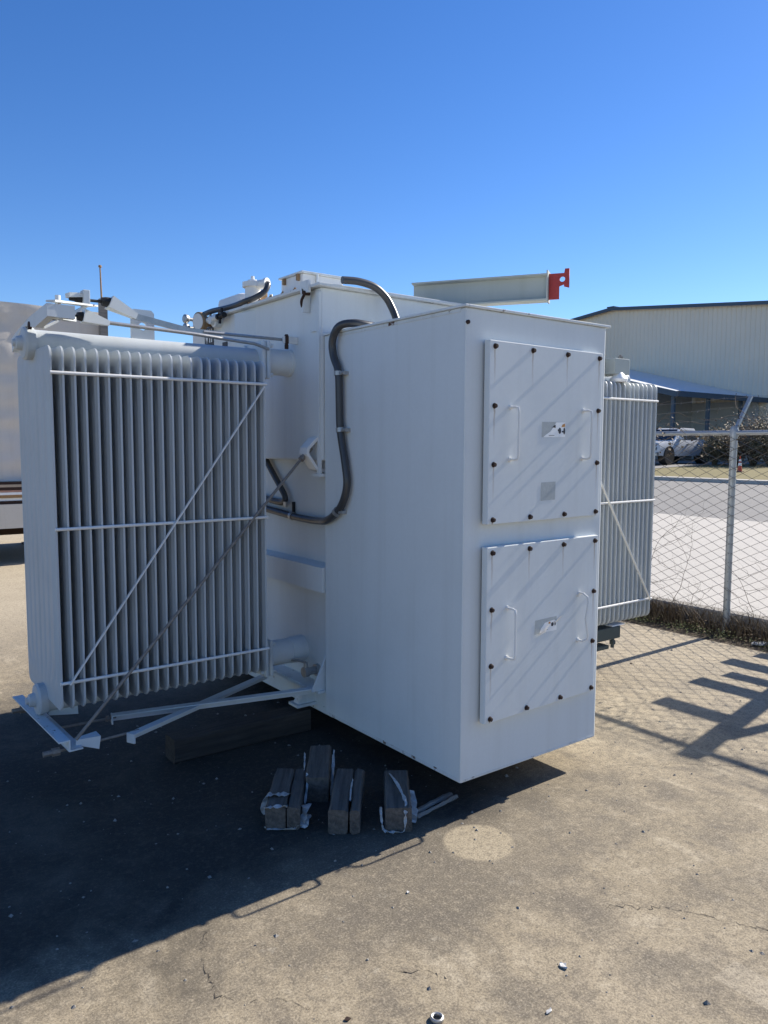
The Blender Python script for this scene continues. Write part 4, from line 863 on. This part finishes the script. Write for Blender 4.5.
def cone(x, y, label):
    o = thing('traffic_cone', label, 'cone', (x, y, TZ(x)-.02)); o.scale = (.62, .62, .68)
    mb = MB(); mb.bbox(-.2, .2, -.2, .2, 0, .04, .01); mb.build('base', M['black'], o)
    om = simple('cone_orange', (.55, .08, .03), .5); 
    mb = MB(); mb.lathe((0, 0, .04), (0, 0, 1), [(0, .15), (.35, .10), (.72, .035), (.9, .03)], 16); mb.build('shell', om, o, True)
    mb = MB(); mb.lathe((0, 0, .36), (0, 0, 1), [(0, .112), (.16, .085)], 16); mb.lathe((0, 0, .62), (0, 0, 1), [(0, .075), (.10, .058)], 16); mb.build('band', M['white'], o, True)
cone(28.9, 15.55, 'orange and white traffic cone at the lawn edge behind the fence post')

def bush(x, y, h_, rad, seed, label, leaf):
    rnd = random.Random(seed); z = TZ(x)-.02; o = thing('shrub', label, 'shrub', (x, y, z), 'shrubs by the lean-to')
    mb = MB(); tips = []
    for k in range(22):
        a_ = rnd.uniform(0, 6.28); sp = rnd.uniform(.2, 1.0)*rad; top = Vector((math.cos(a_)*sp, math.sin(a_)*sp, h_*rnd.uniform(.55, 1.0)*(1-.35*(sp/rad)**2))); md = top*.5+Vector((rnd.uniform(-.1, .1), rnd.uniform(-.1, .1), .15))
        mb.tube([(math.cos(a_)*.08, math.sin(a_)*.08, 0), md, top], [.03-.025*i/12 for i in range(13)], 5); tips += [md, top, (md+top)/2]
    mb.build('trunk', M['twig'], o)
    mb = MB()
    for k in range(4200):
        c_ = rnd.choice(tips); p = c_+Vector((rnd.gauss(0, .2*rad), rnd.gauss(0, .2*rad), rnd.gauss(0, .14*h_)));
        if p.z < .05: continue
        d = Vector((rnd.gauss(0, 1), rnd.gauss(0, 1), rnd.gauss(0, .7))).normalized(); s_ = rnd.uniform(.05, .11); sd_ = d.orthogonal().normalized()*s_*.4
        mb.add([p, p+d*s_*.5+sd_, p+d*s_, p+d*s_*.5-sd_], [(0, 1, 2, 3)])
    mb.build('crown', leaf, o)
M['bushleaf'] = leaf_mat('olive_shrub_leaf', (0.09, 0.08, 0.045), (0.24, 0.20, 0.12))
M['bushleaf2'] = leaf_mat('tan_shrub_leaf', (0.15, 0.115, 0.075), (0.36, 0.28, 0.19))
for i, (x, y, h_, r_, lb, lf) in enumerate(((33.6, 19.3, 1.5, .8, 'low olive shrub nearest the white pickup', 'bushleaf'), (34.4, 18.75, 2.0, 1.0, 'tan shrub directly behind the fence post', 'bushleaf2'), (34.4, 17.9, 2.3, 1.1, 'tallest tan shrub just right of the fence post', 'bushleaf2'), (35.6, 19.6, 1.7, 1.0, 'dark shrub in the back row under the lean-to fascia', 'bushleaf'), (34.0, 16.9, 2.2, 1.1, 'olive shrub cut off by the right edge of the picture', 'bushleaf'))):
    bush(x, y, h_, r_, 50+i, lb, M[lf])

# ------------------------------------------------------------ tarpaulined trailer on the left
TR = thing('flatbed_trailer', 'flatbed trailer with pale rail carrying boards under a tall tarpaulined load', 'trailer', (0, 12.6, 0))
M['tarp'] = paint('beige_tarpaulin', (0.66, 0.60, 0.53), .7, .4, 0, 0)
M['rail'] = paint('cream_trailer_rail', (0.66, 0.61, 0.53), .5, .6, .4, 0)
def tchild(mb, n, mt, sm=False): return child_of(mb.build(n, mt, None, sm), TR)
TX0, TX1, TY0, TY1 = -6.0, 3.50, 11.40, 13.90
mb = MB(); mb.box(TX0, TX1+.25, TY0, TY0+.09, .50, .83); mb.box(TX0, TX1+.25, TY1-.09, TY1, .50, .83); mb.box(TX1+.16, TX1+.25, TY0+.09, TY1-.09, .50, .83); tchild(mb, 'side_rail', M['rail'])
mb = MB(); mb.box(TX0, TX1+.15, TY0+.10, TY1-.10, .74, .835); tchild(mb, 'deck', M['wood'])
mb = MB(); mb.box(TX0, TX1, TY0+.6, TY0+.75, .35, .74); mb.box(TX0, TX1, TY1-.75, TY1-.6, .35, .74); tchild(mb, 'chassis_beam', M['rust'])
for x in (.2, 1.4):
    for y in (TY0+.12, TY1-.47):
        mb = MB(); mb.lathe((x, y, .50), (0, 1, 0), [(0, .28), (0, .46), (.04, .50), (.31, .50), (.35, .46), (.35, .28)], 26); tchild(mb, 'tyre', M['black'], True)
        mb = MB(); mb.lathe((x, y+.02, .50), (0, 1, 0), [(0, .10), (.05, .12), (.08, .27), (.25, .27)], 18); tchild(mb, 'rim', M['rail'], True)
for y in (TY0+.25, TY1-.35):
    mb = MB(); mb.box(2.9, 3.02, y, y+.12, .03, .74); mb.box(2.8, 3.12, y-.06, y+.18, 0, .03); tchild(mb, 'landing_leg', M['rust'])
# boards on the deck
rnd = random.Random(5); zz = .836; cols = [M['rust'], M['white'], M['rust_light'], M['white'], simple('pink_board', (.45, .25, .19), .8), M['rust'], simple('tan_board', (.42, .33, .24), .8), M['rust']]
for k, mt in enumerate(cols):
    hh = rnd.uniform(.028, .045); mb = MB(); y = TY0+rnd.uniform(-.04, .05); mb.box(TX0+rnd.uniform(.2, .8), TX1-rnd.uniform(.0, .3), y, TY1-.2, zz, zz+hh-.002); zz += hh; tchild(mb, 'load_board', mt)
# wrinkled tarpaulin over the load
def tarp():
    bm = bmesh.new(); nx, nz = 70, 40; z0, z1 = zz+.004, 3.56
    import mathutils.noise as mn
    def wr(x, z, s): return .09*mn.noise(Vector((x*.9, z*2.2+.6*x, s)))+.05*mn.noise(Vector((x*2.3, z*5+.8*x, s+4)))+.015*mn.noise(Vector((x*6, z*9, s+8)))
    prof = []
    ys = [TY0+.06, TY0+.35, TY0+1.0, TY0+1.7, TY1-.06]
    grid = []
    for i in range(nx):
        x = TX0+(TX1-TX0)*i/(nx-1); col = []
        ztop = z1-.012*abs(math.sin(x*1.3))
        for j in range(nz): 
            z = z0+(ztop-z0)*j/(nz-1); col.append((x, TY0+.06+.05*(j/(nz-1))+wr(x, z, 0)+.03*(1-j/(nz-1)), z))
        for y in lin(TY0+.25, TY1-.25, 6): col.append((x, y, ztop+.01+.02*mn.noise(Vector((x, y, 2)))))
        for j in range(0, nz, 4): z = ztop-(ztop-z0)*j/(nz-1); col.append((x, TY1-.06+wr(x, z, 9), z))
        grid.append(col)
    n = len(grid[0]); vs_ = [p for c_ in grid for p in c_]; fs = [(i*n+j, (i+1)*n+j, (i+1)*n+j+1, i*n+j+1) for i in range(nx-1) for j in range(n-1)]
    mb = MB(); mb.add(vs_, fs); mb.add(grid[-1], [tuple(range(n))]); mb.add(grid[0], [tuple(range(n-1, -1, -1))])
    return tchild(mb, 'tarpaulin', M['tarp'], True)
tarp()
mb = MB(); mb.box(TX1-.03, TX1+.07, TY0-.04, TY0+.06, .84, 3.72); tchild(mb, 'stake_post', M['wood_grey'])
mb = MB(); mb.box(TX1-.03, TX1+.07, TY1-.06, TY1+.04, .84, 3.6); tchild(mb, 'stake_post', M['wood_grey'])
mb = MB(); mb.cyl((TX1+.0, TY0-.01, 3.70), (TX1-.01, TY0-.01, 4.16), .014, .010, n=8); mb.lathe((TX1-.01, TY0-.01, 4.15), (0, 0, 1), [(0, .012), (.01, .024), (.03, .024), (.04, .01)], 8); tchild(mb, 'whip_rod', M['rust_light'])
